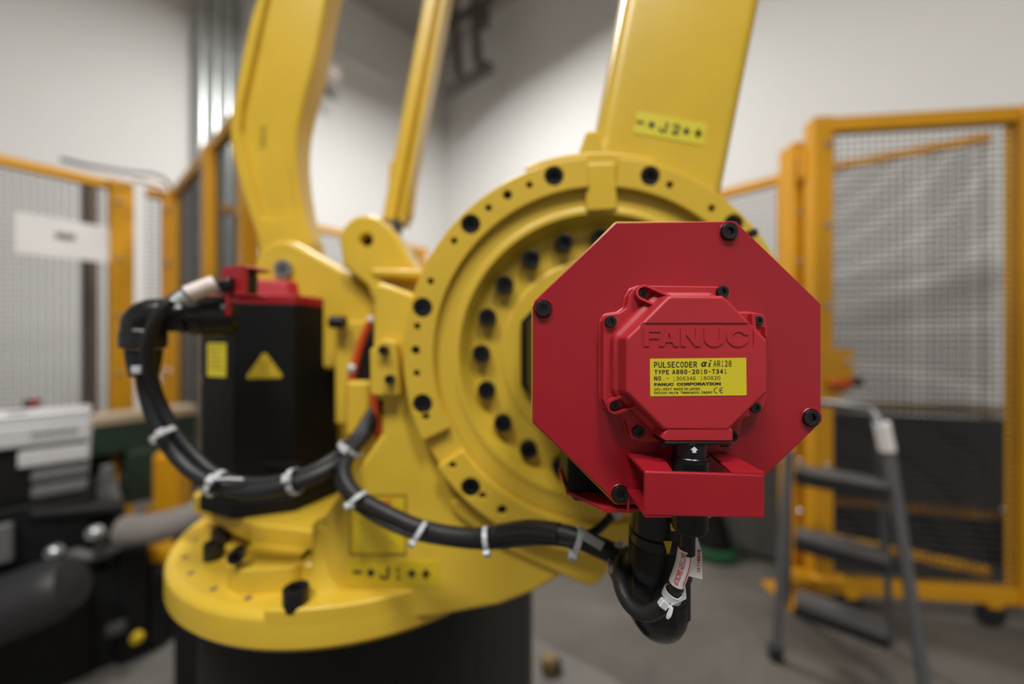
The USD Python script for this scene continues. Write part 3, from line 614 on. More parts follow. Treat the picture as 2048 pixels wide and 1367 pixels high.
# warning sticker on the housing
ls = []
for k in range(15): ls.append(sbox(-36, 30 - 6 * k - 22, 36 - (k * 13) % 17, 33 - 6 * k - 22))
b, t_ = decal(756, 1048, HY, 0, 108, 116, ls, None)
rb.part('warning_sticker', b, 'yellow_sticker', hs, label='yellow warning sticker with red heading'); rb.part('warning_print', t_, 'print_faint', hs)
b, t_ = decal(756, 1048, HY, 0, 108, 116, [sbox(-57, -60, 57, -57), sbox(-57, 57, 57, 60), sbox(-57, -57, -54, 57), sbox(54, -57, 57, 57)], None)
rb.part('warning_border', t_, 'print_dark', hs)
b, t_ = decal(756, 1048, HY, 0, 10, 10, [glyph('注意', 2, 36, 26, 16, font='cjk', bold=3), glyph('CAUTION', -6, 20, 54, 13, bold=3)], None)
rb.part('warning_heading', t_, 'print_orange', hs)
# ---- bent rear arm
ry = .66
lft = [(510 + 1000 * .24, -1000), (510, 0), (495, 49), (472, 160), (459, 235), (457, 262), (459, 289), (468, 335), (487, 399), (510, 468), (520, 520)]
rgt = [(625, 520), (622, 480), (606, 425), (596, 361), (592, 304), (596, 250), (610, 190), (630, 114), (652, 0), (652 + 1000 * .235, -1000)]
def sp2(L): return [tuple(q[:2]) for q in spline([(x, y, 0) for x, y in L], 18)]
lft = lft[:1] + sp2(lft[1:-1]) + lft[-1:]; rgt = rgt[:1] + sp2(rgt[1:-1]) + rgt[-1:]
rp_ = pp(lft + rgt, ry)
lip = rb.part('rear_arm', casting(rp_, bev(ry, ry + .05, .007, 4, .006), [rnd(pp([(531 + 960 * .24, -960), (531, 0), (484, 213), (480, 262), (499, 345), (525, 437), (548, 440), (594, 428), (578, 330), (577, 290), (580, 250), (590, 205), (628, 0), (628 + 960 * .237, -960)], ry), .012)]), 'yellow_paint')
rb.part('arm_web', casting(pp([(531 + 970 * .24, -970), (525, 0), (478, 213), (474, 262), (493, 345), (520, 445), (600, 440), (584, 330), (584, 290), (588, 250), (598, 205), (634, 0), (634 + 970 * .237, -970)], ry), [(0, ry + .008), (0, ry + .04)]), 'yellow_paint', lip)
b, t_ = decal(526, 272, ry + .008, 88, 10, 10, [glyph('H6X', -22, -7, 44, 14, bold=1)], None)
rb.part('cast_mark', t_, 'print_faint', lip)
# ---- lever
ly_ = .60
lvp = np.vstack([circ(*P2(566, 538, ly_), 60 / F * ly_, 30, 52, 190), pp([(507, 640), (560, 740), (760, 740), (760, 592), (700, 546)], ly_)])
lv = rb.part('lever', casting(lvp, bev(ly_, ly_ + .05, .009, 4, .004)), 'yellow_paint')
pn = rb.part('pivot_pin', fdisc(*P2(566, 537, ly_ - .004), ly_, 18 / F * ly_, .006, 24), 'steel', lv)
rb.part('pin_slot', cat([extr(aff.translate(aff.rotate(sbox(-.010, -.0015, .010, .0015), a), *P2(566, 537, ly_ - .004)), ly_ - .0066, .001) for a in (10, 70, 130)]), 'panel_grey', lv)
# ---- control rod
qa, qb = P3(750, 432, .72), P3(833, 0, .72); dq = (qb - qa) / np.linalg.norm(qb - qa); qb = qa + dq * 1.75; ex = np.cross(dq, [0, 1., 0]); ex = ex if ex[0] > 0 else -ex
secn = np.array([(0, .032), (.016, 0), (.034, 0), (.036, .012), (.042, .012), (.044, .002), (.050, .002), (.050, .05), (0, .05)])
V = np.vstack([qa + ex * a + np.array([0, 1., 0]) * b for a, b in secn]); V = np.vstack([V, V + (qb - qa)])
ns = len(secn); tri = np.asarray(m3.triangulate([np.ascontiguousarray(ccw(secn))]), int)
if area(secn) < 0: tri = ns - 1 - tri
fc_ = [tri, tri[:, ::-1] + ns] + [np.array([[i, (i + 1) % ns, (i + 1) % ns + ns], [i, (i + 1) % ns + ns, i + ns]]) for i in range(ns)]
tm = trimesh.Trimesh(V, np.vstack(fc_), process=False); tm.fix_normals()
rb.part('control_rod', (np.array(tm.vertices), np.array(tm.faces)), 'yellow_paint', smooth=False)
cv = rb.part('clevis', casting(rnd(pp([(780, 322), (826, 322), (832, 332), (820, 432), (800, 446), (770, 440)], .74), .004), bev(.737, .765, .003)), 'yellow_paint')
rb.part('slot', casting(rnd(pp([(799, 356), (812, 358), (806, 412), (793, 410)], .737), .004), bev(.7360, .739, .001)), 'hole_black', cv)
rb.part('clevis_stem', tube([P3(797, 440, .73), P3(790, 480, .73), P3(780, 540, .72)], .010, 10), 'panel_grey', cv)
# ---- lug
lgp = np.vstack([circ(*P2(732, 482, .58), 54 / F * .58, 24, 60, 200), pp([(684, 530), (734, 572), (760, 640), (840, 640), (842, 556), (784, 455)], .58)])
lg = rb.part('lug', casting(rnd(lgp, .004), bev(.58, .66, .006, 4), [circ(*P2(732, 479, .58), 13 / F * .58, 18)]), 'yellow_paint')
rb.part('hole', fdisc(*P2(732, 479, .6), .605, 14 / F * .58, .002), 'hole_black', lg)
rb.part('ledge', casting(rnd(pp([(746, 538), (850, 540), (850, 558), (746, 556)], .54), .003), bev(.53, .60, .004)), 'yellow_paint', lg)
# ---- forearm bridging the arm tops, above the picture
xa, za = ap[0]; xb, zb = ap[-1]
fo = rb.part('forearm', cat([box(((rp_[0][0] + xb) / 2 - .05, .60, max(za, zb) + .02), (abs(xb - rp_[0][0]) + 1.1, .34, .26), None, .04)]), 'yellow_paint')
# ---- motor mount: rotated flange plate and pedestal
MCX, MCY = -.3687, .626
ma = math.radians(290.56)
def octo(c, flat, a0, n=8, ratio=.4142):
    s = flat / 2; q = []
    for k in range(4):
        a = a0 + k * math.pi / 2; u = np.array([math.cos(a), math.sin(a)]); w = np.array([-u[1], u[0]])
        q += [c + u * s - w * s * ratio, c + u * s + w * s * ratio]
    return np.array(q)
MC = np.array([MCX, MCY])
mm = rb.part('motor_mount', plan(rnd(np.array([(-.505, .625), (-.340, .520), (-.21, .49), (-.21, .74), (-.38, .77)]), .012), H - .262, H - .2365, .004), 'yellow_paint')
rb.part('mount_column', plan(rnd(np.array([(-.338, .468), (-.31, .455), (-.25, .462), (-.25, .64), (-.338, .64)]), .012), TZ1 - .002, H - .2615, .001), 'yellow_paint', mm)
rb.part('mount_wall', plan(rnd(np.array([(-.26, .49), (-.20, .49), (-.20, .64), (-.26, .64)]), .004), TZ1 - .002, H - .2615, .001), 'yellow_paint', mm)
rb.part('mount_boss', rod((-.243, .488, TZ1 - .002), (-.243, .488, H - .2615), .018, 24), 'yellow_paint', mm)
rb.part('bolt', xf(bolt(.0085, .014), frame([.3, -.9, .1]), P3(478, 1105, .465)), 'black_steel', mm)
# small bracket box behind, under the housing edge
rb.part('cable_bracket', pbox(668, 640, 742, 850, .575, .02, .004), 'yellow_paint')
rb.part('cable_bracket', pbox(690, 762, 742, 872, .52, .02, .004), 'yellow_paint')
rb.part('bottom_tab', casting(rnd(pp([(1140, 1130), (1172, 1122), (1172, 1146), (1150, 1146)], .50), .002), bev(.50, .53, .002)), 'yellow_paint')

# ------------------------------------------------------------------ front servo motor (red covers)
D1 = .2396
sm = Thing('servo_motor', 'servo motor with red octagonal end cover bolted to the yellow disc', 'motor', (JX, RF, JZ))
cover = [(1232, 444), (1450, 442), (1458, 441), (1474, 442), (1482, 452), (1643, 607), (1643, 822), (1646, 830), (1645, 842), (1634, 853), (1530, 953), (1478, 1008), (1255, 1010), (1238, 1005), (1222, 996), (1065, 845), (1066, 612), (1070, 600)]
cpoly = rnd(pp(cover, D1), [.002, 0, .002, .002, .002, .003, .001, .001, .002, .002, .002, .002, .002, .003, .003, .002, .001, .001])
cvp = sm.part('cover_plate', casting(cpoly, bev(D1, D1 + .004, .0010, 4)), 'red_paint')
SX, SZ = P2(1354, 726.5, D1)
def fo8(flat, y0, y1, mat_, name, r=.002, label=None):
    q = octo(np.array([SX, SZ]), flat, 0); return sm.part(name, casting(rnd(q, .003), bev(y0, y1, r)), mat_, label=label)
fo8(.1735, D1 + .0042, D1 + .018, 'yellow_sticker', 'cover_spacer', .0005, label='yellow spacer behind the red cover')
fo8(.160, D1 + .018, D1 + .060, 'motor_black', 'rear_housing')
fo8(.166, D1 + .060, .452, 'motor_black', 'motor_body')
fo8(.178, .452, RF + .0233, 'motor_black', 'mounting_flange')
for q in ((1086, 617), (1458, 463), (1622, 835), (1240, 987)):
    sm.part('cover_screw', fbolt(*P2(*q, D1 - .001), D1 + .0002, 16.5 / F * D1, .0026, hexr=.5, n=36), 'black_steel', cvp)
    sm.part('screw_rim', xf(lathe([(17.2 / F * D1, .0), (19 / F * D1, .0003), (20 / F * D1, 0.)], 36), TOCAM, (*P2(*q, D1)[:1], D1 - .0001, P2(*q, D1)[1])), 'red_paint', cvp)
# lower tray and connector box behind the cover
zt = H - .1010
tr_ = np.array([(.0370, .268), (.0560, .2415), (.0735, .2405), (.14, .2405), (.14, .305), (.037, .305)])
tray = sm.part('lower_tray', cat([plan(tr_, zt - .0015, zt + .0005, .0006)]), 'red_paint')
sm.part('tray_lip', casting(np.array([(.0352, zt + .005), (.0372, zt + .004), (.0382, zt - .0012), (.0368, zt - .0016)]), [(0, .268), (0, .305)]), 'red_paint', tray)
sm.part('tray_front', casting(rnd(np.array([(.0545, zt - .0018), (.0735, zt - .002), (.0735, zt + .0002), (.0545, zt + .0006)]), .0004), [(0, .2402), (0, .2418)]), 'red_paint', tray)
sm.part('connector_box', casting(rnd(pp([(1133, 900), (1133, 985), (1440, 985), (1440, 900)], .272), .004), bev(.266, .31, .004)), 'motor_black')
sm.part('drain_plug', rod((.047, .275, zt - .001), (.047, .275, zt - .007), .006), 'plastic_black', tray)
# encoder flange and cap
EF = .2325
flange = [(1206, 655), (1206, 642), (1214, 628), (1240, 624), (1254, 614), (1257, 592), (1266, 576), (1284, 570), (1440, 572), (1456, 574), (1463, 586), (1464, 612), (1476, 624), (1512, 624), (1530, 628), (1535, 645), (1535, 800), (1530, 818), (1510, 832), (1486, 836), (1480, 872), (1466, 884), (1284, 886), (1262, 878), (1257, 856), (1250, 838), (1232, 824), (1214, 818), (1206, 800)]
efp = rnd(pp(flange, EF), [0, .003, .003, .004, .004, .004, .003, .003, 0, .002, .002, .003, .003, .003, .003, .002, .003, .003, .003, .003, .003, .003, .003, .003, .003, .003, .003, .003, .003])
ef = sm.part('encoder_flange', casting(efp, [(.0010, EF), (.0005, EF + .0002), (.0002, EF + .0006), (0, EF + .0012), (0, D1 - .0008), (-.0009, D1 - .0001)]), 'red_cap')
EC = .2143
def fan(px_, py_, Y): return P2(px_, py_, Y)
capf = [(1252, 676), (1338, 590), (1448, 590), (1535, 678), (1535, 786), (1458, 862), (1330, 862), (1252, 786)]
cp_ = rnd(pp(capf, EC), [.0035] * 8, 6)
EM = dict(x0=1281, x1=1508, y0=645, y1=702)
er = rnd(pp([(EM['x0'], EM['y0']), (EM['x1'], EM['y0']), (EM['x1'], EM['y1']), (EM['x0'], EM['y1'])], EC), [.0022, .0022, .0042, .0042], 6)
ecap = sm.part('encoder_cap', casting(cp_, [(.0022, EC), (.00135, EC + .00012), (.0006, EC + .0006), (.00012, EC + .0013), (0, EC + .0022), (-.0008, EC + .013), (-.0030, EC + .0142), (-.0036, EC + .0155), (-.0040, EF + .0008)]), 'red_cap')
def mani(m):
    return m3.Manifold(m3.Mesh(np.asarray(m[0], np.float32), np.asarray(m[1], np.uint32)))
UsdGeom.Mesh.Get(stage, ecap).GetPrim().SetActive(True)
stage.RemovePrim(ecap); used[(sm.path, 'encoder_cap')] = 0
cap_m = casting(cp_, [(.0022, EC), (.00135, EC + .00012), (.0006, EC + .0006), (.00012, EC + .0013), (0, EC + .0022), (-.0008, EC + .013), (-.0030, EC + .0142), (-.0036, EC + .0155), (-.0040, EF + .0008)])
cut = mani(casting(er, [(0, EC - .002), (0, EC + .0006)]))
ecap = sm.part('encoder_cap', man(mani(cap_m) - cut), 'red_cap', smooth=30)
# raised emblem letters, wide
def strokes(): 
    T = 10; L = {}
    L['F'] = [[(0, 0), (0, 41), (41, 41), (41, 32), (13, 32), (13, 25.5), (37, 25.5), (37, 17), (13, 17), (13, 0)]]
    L['A'] = [[(0, 0), (17, 41), (31, 41), (48, 0), (35, 0), (31.5, 9), (16, 9), (12, 0)], [(18.5, 15.5), (29, 15.5), (24, 30)]]
    L['N'] = [[(0, 0), (0, 41), (13, 41), (35, 15), (35, 41), (47, 41), (47, 0), (34, 0), (12, 27), (12, 0)]]
    return L
LT2 = strokes(); em = []
def poly_l(l): return Polygon(l[0], l[1:])
ex0, ez0 = 1287.5, 692.0
def put(g, x): return aff.translate(g, x, 0)
em += [put(poly_l(LT2['F']), 0), put(poly_l(LT2['A']), 37), put(poly_l(LT2['N']), 89)]
def ell(cx, cy, rx, ry, n=40): return Polygon([(cx + rx * math.cos(a), cy + ry * math.sin(a)) for a in np.arange(n) * 2 * math.pi / n])
ug = ell(24, 17, 24, 18).difference(ell(24, 17, 12, 9)).difference(sbox(0, 17, 48, 60)).union(sbox(0, 16.9, 12, 41)).union(sbox(36, 16.9, 48, 41))
cg = ell(26, 20.5, 27, 21.5).difference(ell(27, 20.5, 14, 11.5)).difference(sbox(30, 15.5, 60, 25.5)).difference(Polygon([(40, 15.5), (60, 15.5), (60, 10), (52, 15.5)]))
em += [put(ug, 145), put(cg, 200)]
sx_ = 212.0 / 253.5; q0 = P2(ex0, ez0, EC); s_ = EC / F
emb = [aff.affine_transform(g, [s_ * sx_, 0, 0, s_ * .905, q0[0], q0[1]]) for g in em]
sm.part('emblem_lettering', cat([extr(g, EC + .0001, .0007) for g in emb]), 'red_cap', ecap, smooth=False)
# rating label with its print
LC = P2(1396, 753.5, EC)
def lab(gs, y, t): return cat([extr(aff.rotate(g, .55, origin=tuple(LC)), y, t) for g in gs])
def L2(x0, y0, x1, y1): a, b = P2(x0, y1, EC), P2(x1, y0, EC); return (*a, *b)
lbl = sm.part('rating_label', lab([Polygon(rnd(pp([(1300, 716), (1492.5, 716), (1492.5, 791), (1300, 791)], EC), .0005, 3))], EC - .00018, .0004), 'yellow_lbl' if False else 'green_yellow_sticker', label='yellow rating label with black print', smooth=False)
txt = [('PULSECODER', 1308, 722.5, 1394, 734.2, 'mono', 2), ('AR128', 1426.5, 721, 1463, 733.2, 'mono', 1), ('TYPE', 1308.5, 738.6, 1338, 747.4, 'mono', 3), ('A860-2010-T341', 1344, 738, 1454, 747.4, 'mono', 3),
       ('NO.-', 1308, 751, 1338, 759.8, 'mono', 3), ('1306346', 1345, 752, 1391, 759.8, 'mono', 0), ('180820', 1400, 752, 1440, 759.3, 'mono', 0), ('FANUC', 1308, 764.5, 1347, 770.6, 'sans', 5), ('CORPORATION', 1353, 764.3, 1441, 770.4, 'sans', 5),
       ('401-0597', 1307.5, 774.6, 1343, 779.6, 'sans', 2), ('MADE IN JAPAN', 1347, 774.4, 1399, 779.6, 'sans', 2), ('Oshino-mura', 1307.5, 781.2, 1355.5, 786.6, 'mono', 2), ('Yamanashi', 1360.5, 781.2, 1398.5, 786.6, 'mono', 2), ('Japan', 1401, 781.2, 1423.5, 787.8, 'mono', 2)]
gs = []
for t, x0, y0, x1, y1, f_, b_ in txt:
    a = L2(x0, y0, x1, y1); w_, h_ = a[2] - a[0], a[3] - a[1]
    if f_ == 'mono' and t == t.upper():            # evenly spaced machine lettering, one cell for each character
        cw = w_ / (len(t) - .18)
        for i_, ch in enumerate(t):
            if ch == ' ': continue
            fw = {'1': .36, '.': .2, '-': .62}.get(ch, .80); y_ = {'-': .44}.get(ch, 0); fh = {'-': .13, '.': .16}.get(ch, 1)
            gs.append(aff.affine_transform(text2d(ch, 'cjk', b_), [cw * fw, 0, 0, h_ * fh, a[0] + cw * (i_ + .41 - fw / 2), a[1] + h_ * y_]))
    else: gs.append(aff.affine_transform(text2d(t, f_, b_), [w_, 0, 0, h_, a[0], a[1]]))
for g_ in ([(1416, 726), (1421.5, 725), (1419.2, 732.3), (1422, 731.6), (1421, 733), (1416, 733.4), (1418, 727)], [(1420, 719.8), (1423, 719.8), (1422.4, 722.6), (1419.4, 722.6)]): gs.append(Polygon(pp(g_, EC)).buffer(0))
for t, x0, y0, x1, y1 in (('α', 1402, 723, 1414, 733),):
    a = L2(x0, y0, x1, y1); g = aff.skew(text2d(t, 'sans', 4), 14, 0, origin=(0, 0)); bb = g.bounds
    g = aff.affine_transform(g, [1 / (bb[2] - bb[0]), 0, 0, 1, -bb[0] / (bb[2] - bb[0]), 0]); gs.append(aff.affine_transform(g, [a[2] - a[0], 0, 0, a[3] - a[1], a[0], a[1]]))
# CE mark: two open rings
for cx, bar in ((1433.5, False), (1444.5, True)):
    g = ell(cx, -780.5, 6.6, 6.0).difference(ell(cx, -780.5, 5.1, 4.7)).difference(sbox(cx + .6, -790, cx + 9, -770))
    if bar: g = g.union(sbox(cx - 5.5, -781.2, cx + .2, -779.8))
    g = aff.affine_transform(g, [s_, 0, 0, s_, *(P2(0, 0, EC))]); gs.append(g)
sm.part('label_lettering', lab(gs, EC - .00024, .0002), 'print_black', lbl, smooth=False)
# screws of the encoder flange
for q, k in (((1221, 643), 1), ((1445, 583), 1), ((1277, 863), 1), ((1283.5, 587), .8), ((1517.5, 641), .8), ((1227, 810), .8), ((1512, 815), .9), ((1466, 872), .9)):
    sm.part('flange_screw', fbolt(*P2(*q, EF - .001), EF + .0002, 11.8 / F * EF * k, .0022 if k == 1 else .0016, hexr=.5, n=32), 'black_steel', ef)
# ribbed screw pockets between flange and cap
for q, an, ln in (((1283.5, 587), -29, 62), ((1227, 810), 25, 46)):
    c = P2(*q, EF); s = EF / F; ca, sa = math.cos(math.radians(an)), math.sin(math.radians(an))
    ro, ri = 16.5 * s, 10.8 * s; t = np.radians(np.linspace(90, 270, 14))
    loc = np.vstack([np.stack([ro * np.cos(t), ro * np.sin(t)], 1), [(ln * s, -ro), (ln * s, -ri)], np.stack([ri * np.cos(t[::-1]), ri * np.sin(t[::-1])], 1), [(ln * s, ri), (ln * s, ro)]])
    w = loc @ np.array([[ca, sa], [-sa, ca]]) + c
    v, f = casting(w, [(.0003, EF - .0024), (0, EF - .0018), (0, EF + .001)] if an > -90 else [(.0003, EF - .0009), (0, EF - .0004), (0, EF + .001)])
    al = (v[:, [0, 2]] - c) @ np.array([ca, sa]); v[:, 1] -= np.where((v[:, 1] < EF - .001) & (an > -90), np.clip((al + ro) * (.34 if an > -90 else .06) + (.0012 if an > -90 else 0), 0, .0105 if an > -90 else .002), 0)
    sm.part('screw_pocket', (v, f), 'red_cap', ef)
for g_ in ([(1496, 627), (1503, 627), (1507, 668), (1499, 668)], [(1522.5, 652), (1527, 654), (1528, 676), (1523, 674)]):
    sm.part('screw_pocket', casting(rnd(pp(g_, EF), .0004), bev(EF - .0035, EF + .001, .0004)), 'red_cap', ef)
# connector outlet under the cap
sm.part('outlet_block', casting(rnd(pp([(1339, 856), (1463, 856), (1467, 861), (1467, 882), (1331, 882), (1324, 876), (1328, 866)], EC), .0008), bev(EC + .0004, EF, .0007)), 'red_cap', ecap)
zo = H - (882.5 - 683.5) / F * EC
gk = sm.part('outlet_gasket', box((.1005, (EC + EF) / 2 + .001, zo - .0011), (.0365, EF - EC + .001, .0022), None, .0006), 'black_steel')
for xx in (.0842, .1165): sm.part('gasket_screw', rod((xx, EC + .004, zo - .002), (xx, EC + .004, zo - .0036), .0026, 14), 'black_steel', gk)
CXc, CYc = .1003, .2245
ec = sm.part('encoder_connector', xf(lathe([(0, -.050), (.0088, -.050), (.0094, -.049), (.0094, -.0165), (.0098, -.0160), (.0100, -.0155), (.0100, -.0100), (.0097, -.0094), (.0090, -.0090), (.0090, 0), (0, 0)], 40), None, (CXc, CYc, zo - .0022)), 'plastic_black')
sm.part('coupling_ring', xf(lathe([(.0095, -.0085), (.0099, -.008), (.0099, -.0020), (.0095, -.0015)], 40), None, (CXc, CYc, zo - .0085)), 'plastic_black', ec)
yw = CYc - .0094; aw = P2(1389.5, 900, yw)
arrow = Polygon([(-7, 0), (0, 7), (7, 0), (3.5, 0), (3.5, -5.5), (-3.5, -5.5), (-3.5, 0)])
v, f = extr(aff.affine_transform(arrow, [yw / F, 0, 0, yw / F, aw[0], aw[1]]), yw, .0002)
v[:, 1] = CYc - np.sqrt(np.maximum(.00906 ** 2 - (v[:, 0] - CXc) ** 2, 0)) - .0001 + (v[:, 1] - yw); sm.part('arrow_mark', (v, f), 'print_white', ec, smooth=False)
sm.part('cable_gland', cat([rod((CXc + .0015, CYc + .003, H - .093), (CXc + .0015, CYc + .003, H - .1065), .0068, 28), rod((CXc - .0005, CYc + .002, H - .106), (CXc - .0005, CYc + .002, H - .121), .0042, 20)]), 'plastic_black', ec)
# connector guard: folded sheet
YG = .2038
gd = sm.part('connector_guard', casting(rnd(pp([(1289.5, 942), (1530, 949.5), (1530, 1036), (1289.5, 1031)], YG), .0007), bev(YG, YG + .0018, .0009, 4)), 'red_paint')
zt_, zb_ = H - .0664, H - .0898
fl = np.array([(.0683, YG + .0004), (.0820, YG + .0004), (.0832, YG + .0025), (.0893, D1 - .0002), (.0690, D1 - .0002)])
fr = np.array([(.1140, YG + .0004), (.1294, YG + .0004), (.1300, D1 - .0002), (.1186, D1 - .0002), (.1128, YG + .0025)])
for z in (zt_, zb_ + .0015):
    for P_ in (fl, fr): sm.part('guard_flange', plan(P_, z - .0016, z - (0 if z == zt_ else 0), .0004, 2), 'red_paint', gd)
sm.part('guard_tab', box((.0697, D1 - .001, H - .0955), (.0016, .0016, .0135), None, .0004), 'red_paint', gd)
# power connector
PX, PY = .0990, .2660
pcn = sm.part('power_connector', xf(lathe([(0, -.1285), (.0178, -.1285), (.0188, -.1275), (.0188, -.105), (0, -.105)], 48), None, (PX, PY, H)), 'plastic_black')
kn = []
for k in range(72):
    a = 2 * math.pi * k / 72; kn.append(box((PX + .0199 * math.cos(a), PY + .0199 * math.sin(a), H - .1400), (.0009, .0009, .0150), np.array([[math.cos(a), -math.sin(a), 0], [math.sin(a), math.cos(a), 0], [0, 0, 1]]), .0002))
cr = sm.part('coupling_ring', xf(lathe([(0, -.1545), (.0188, -.1545), (.0197, -.1535), (.0199, -.1500), (.0197, -.1490), (.0197, -.1320), (.0201, -.1310), (.0201, -.1260), (.0190, -.1250), (.017, -.1250), (0, -.1250)], 64), None, (PX, PY, H)), 'plastic_black', pcn)
sm.part('ring_knurl', cat(kn), 'plastic_black', pcn, kind='stuff')
hexo = np.array([(PX + .0192 * math.cos(a), PY + .0192 * math.sin(a)) for a in np.arange(8) * math.pi / 4 + .15])
sm.part('backshell_nut', plan(rnd(hexo, .002), H - .1780, H - .1530, .0015), 'plastic_black', pcn)
el = [np.array([PX, PY, H - .168]), np.array([PX, PY, H - .1775]), np.array([PX + .0005, PY + .005, H - .1835]), np.array([PX - .001, PY + .016, H - .1850]), np.array([PX - .006, PY + .030, H - .182]), np.array([PX - .013, PY + .044, H - .172])]
sm.part('elbow', tube(el, [.0182, .0178, .0168, .0158, .0145, .0130], 24, step=.002), 'plastic_black', pcn)
for gx, gy, pts in ((1349, 1056, [(-8, 8), (3, 9), (8, 0), (6, -6), (-6, -6)]), (1335, 1097, [(-8, 16), (8, 16), (5, 2), (3, -10), (1, -4), (-1, -12), (-3, 0)])):
    yq = PY - .0195; c = P2(gx, gy, yq); R_ = .0190 if gy < 1070 else .0203
    v, f = extr(aff.affine_transform(Polygon(pts), [yq / F * 1.0, 0, 0, yq / F, c[0], c[1]]), yq, .0003)
    v[:, 1] = PY - np.sqrt(np.maximum(R_ ** 2 - (v[:, 0] - PX) ** 2, 0)) + (v[:, 1] - yq); sm.part('paint_mark', (v, f), 'yellow_sticker', pcn, label='yellow paint mark', smooth=False)

# ------------------------------------------------------------------ left servo motor (upright, black with red cap)
lm = Thing('servo_motor', 'upright black servo motor with red top and yellow hot surface sign', 'motor', (MCX, MCY, H - .236))
a0 = ma
body = octo(MC, .1755, a0)
lm.part('motor_body', plan(rnd(body, .006), H - .2150, H + .053, .002), 'motor_black')
lm.part('mounting_flange', plan(rnd(octo(MC, .180, a0), .006), H - .236, H - .215, .002), 'motor_black')
lm.part('vent_strip', box((-.315, .5405, H - .165), (.05, .004, .004), None, .001), 'plastic_black')
cap = lm.part('top_cover', plan(rnd(octo(MC, .176, a0), .004), H + .0532, H + .066, .002), 'red_paint')
cq = octo(MC, .112, a0)
lm.part('encoder_cap', (lambda m: (np.stack([MCX + (m[0][:, 0] - MCX) * (1 - (m[0][:, 2] - H - .066) * 3.2), MCY + (m[0][:, 1] - MCY) * (1 - (m[0][:, 2] - H - .066) * 3.2), m[0][:, 2]], 1), m[1]))(plan(rnd(cq, .006), H + .066, H + .091, .004)), 'red_cap')
g0 = P3(476, 570, .445)
gA_ = np.stack([np.array([.94, -.34, 0]), np.array([.34, .94, 0]), np.array([0, 0, 1.])], 1)
gdb = lm.part('connector_guard', cat([box(g0 + gA_ @ np.array([-.005, 0, .004]), (.036, .006, .034), gA_, .001), box(g0 + gA_ @ np.array([-.005, .015, .0195]), (.036, .03, .003), gA_, .001), box(g0 + gA_ @ np.array([-.002, .012, -.0115]), (.044, .026, .003), gA_, .001)]), 'red_paint')
lm.part('guard_leg', box(P3(456, 608, .445), (.007, .004, .026), gA_, .001), 'red_paint', gdb)
lm.part('encoder_connector', rod(g0 + gA_ @ np.array([-.034, -.002, -.002]), g0 + gA_ @ np.array([.000, -.006, .002]), .0065, 18), 'plastic_black')
lm.part('encoder_connector', rod(P3(497, 566, .47) - [0, 0, .012], P3(497, 566, .47) + [0, 0, .012], .0095, 18), 'plastic_black')
# hot surface sign and rating label lie on the motor's faces
def face(k):
    a = a0 + k * math.pi / 4; n = np.array([math.cos(a), math.sin(a)]); u = np.array([-n[1], n[0]])
    return MC + n * .0879, u, n
def on_face(g, k, y, t, z, s=1.0, off=0.):
    c, u, n = face(k); v, f = extr(g, 0, t); P = np.empty_like(v)
    P[:, :2] = c + u * (v[:, [0]] * s + off) + n * (y - v[:, [1]]); P[:, 2] = z + v[:, 2] * s; return P, f
fN = 0; cN = face(fN)
zs2 = H - (732 - 683.5) / F * cN[0][1]
tri_ = Polygon(rnd(np.array([(-.0235, -.0165), (.0235, -.0165), (0, .0205)]), .004, 5))
tri_o = tri_.buffer(-.0032)
hs_ = lm.part('hot_surface_sign', on_face(tri_, fN, .0006, .0008, zs2), 'yellow_sticker', label='yellow triangle sign with wavy heat lines', smooth=False)
lm.part('sign_border', on_face(tri_o.buffer(.0009).difference(tri_o), fN, .0009, .0006, zs2), 'print_dark', hs_, smooth=False)
wv = [LineString([(x + .0009 * math.sin(t * 7), -.009 + t * .016) for t in np.linspace(0, 1, 14)]).buffer(.0006) for x in (-.004, 0, .004)]
lm.part('sign_print', cat([on_face(g, fN, .0009, .0006, zs2) for g in wv]), 'print_dark', hs_, smooth=False)
fL = 7
cL = face(fL); zl = H - (717 - 683.5) / F * cL[0][1]
rl = lm.part('rating_label', on_face(sbox(-.021, -.0245, .021, .0215), fL, .0005, .0008, zl), 'green_yellow_sticker', label='yellow rating label', smooth=False)
lm.part('label_lettering', cat([on_face(sbox(-.017, .016 - .006 * k, .017 - (k * 7 % 5) * .003, .0185 - .006 * k), fL, .0008, .0006, zl) for k in range(6)]), 'print_faint', rl, smooth=False)
# power connector with elbow
pe0, pe1 = P3(470, 630, .475), P3(330, 632, .44)
pw = lm.part('power_connector', rod(pe0, P3(392, 632, .452), .0235, 32), 'plastic_black')
lm.part('coupling_ring', cat([rod(P3(425, 632, .46), P3(370, 632, .447), .0215, 32), rod(P3(380, 632, .45), P3(352, 632, .444), .0195, 32)]), 'plastic_black', pw)
lm.part('elbow', tube([P3(372, 631, .447), P3(330, 630, .44), P3(300, 634, .437), P3(286, 648, .436), P3(285, 680, .436)], [.0185, .0185, .0190, .0185, .0185], 24, step=.003), 'plastic_black', pw)
lm.part('clamp_ring', turned([(0, 0), (.0185, 0), (.0205, .002), (.0205, .017), (.0185, .020), (0, .020)], P3(287, 696, .436), (0, 0, 1), 32), 'plastic_black', pw)
lm.part('boot', turned([(0, -.03), (.0125, -.03), (.0155, -.012), (.0165, 0), (0, 0)], P3(288, 697, .436), (0, 0, 1), 28), 'rubber_black', pw)
lm.part('eye_bolt', rod(P3(660, 644, .56), P3(692, 644, .56), .009, 18), 'plastic_black')

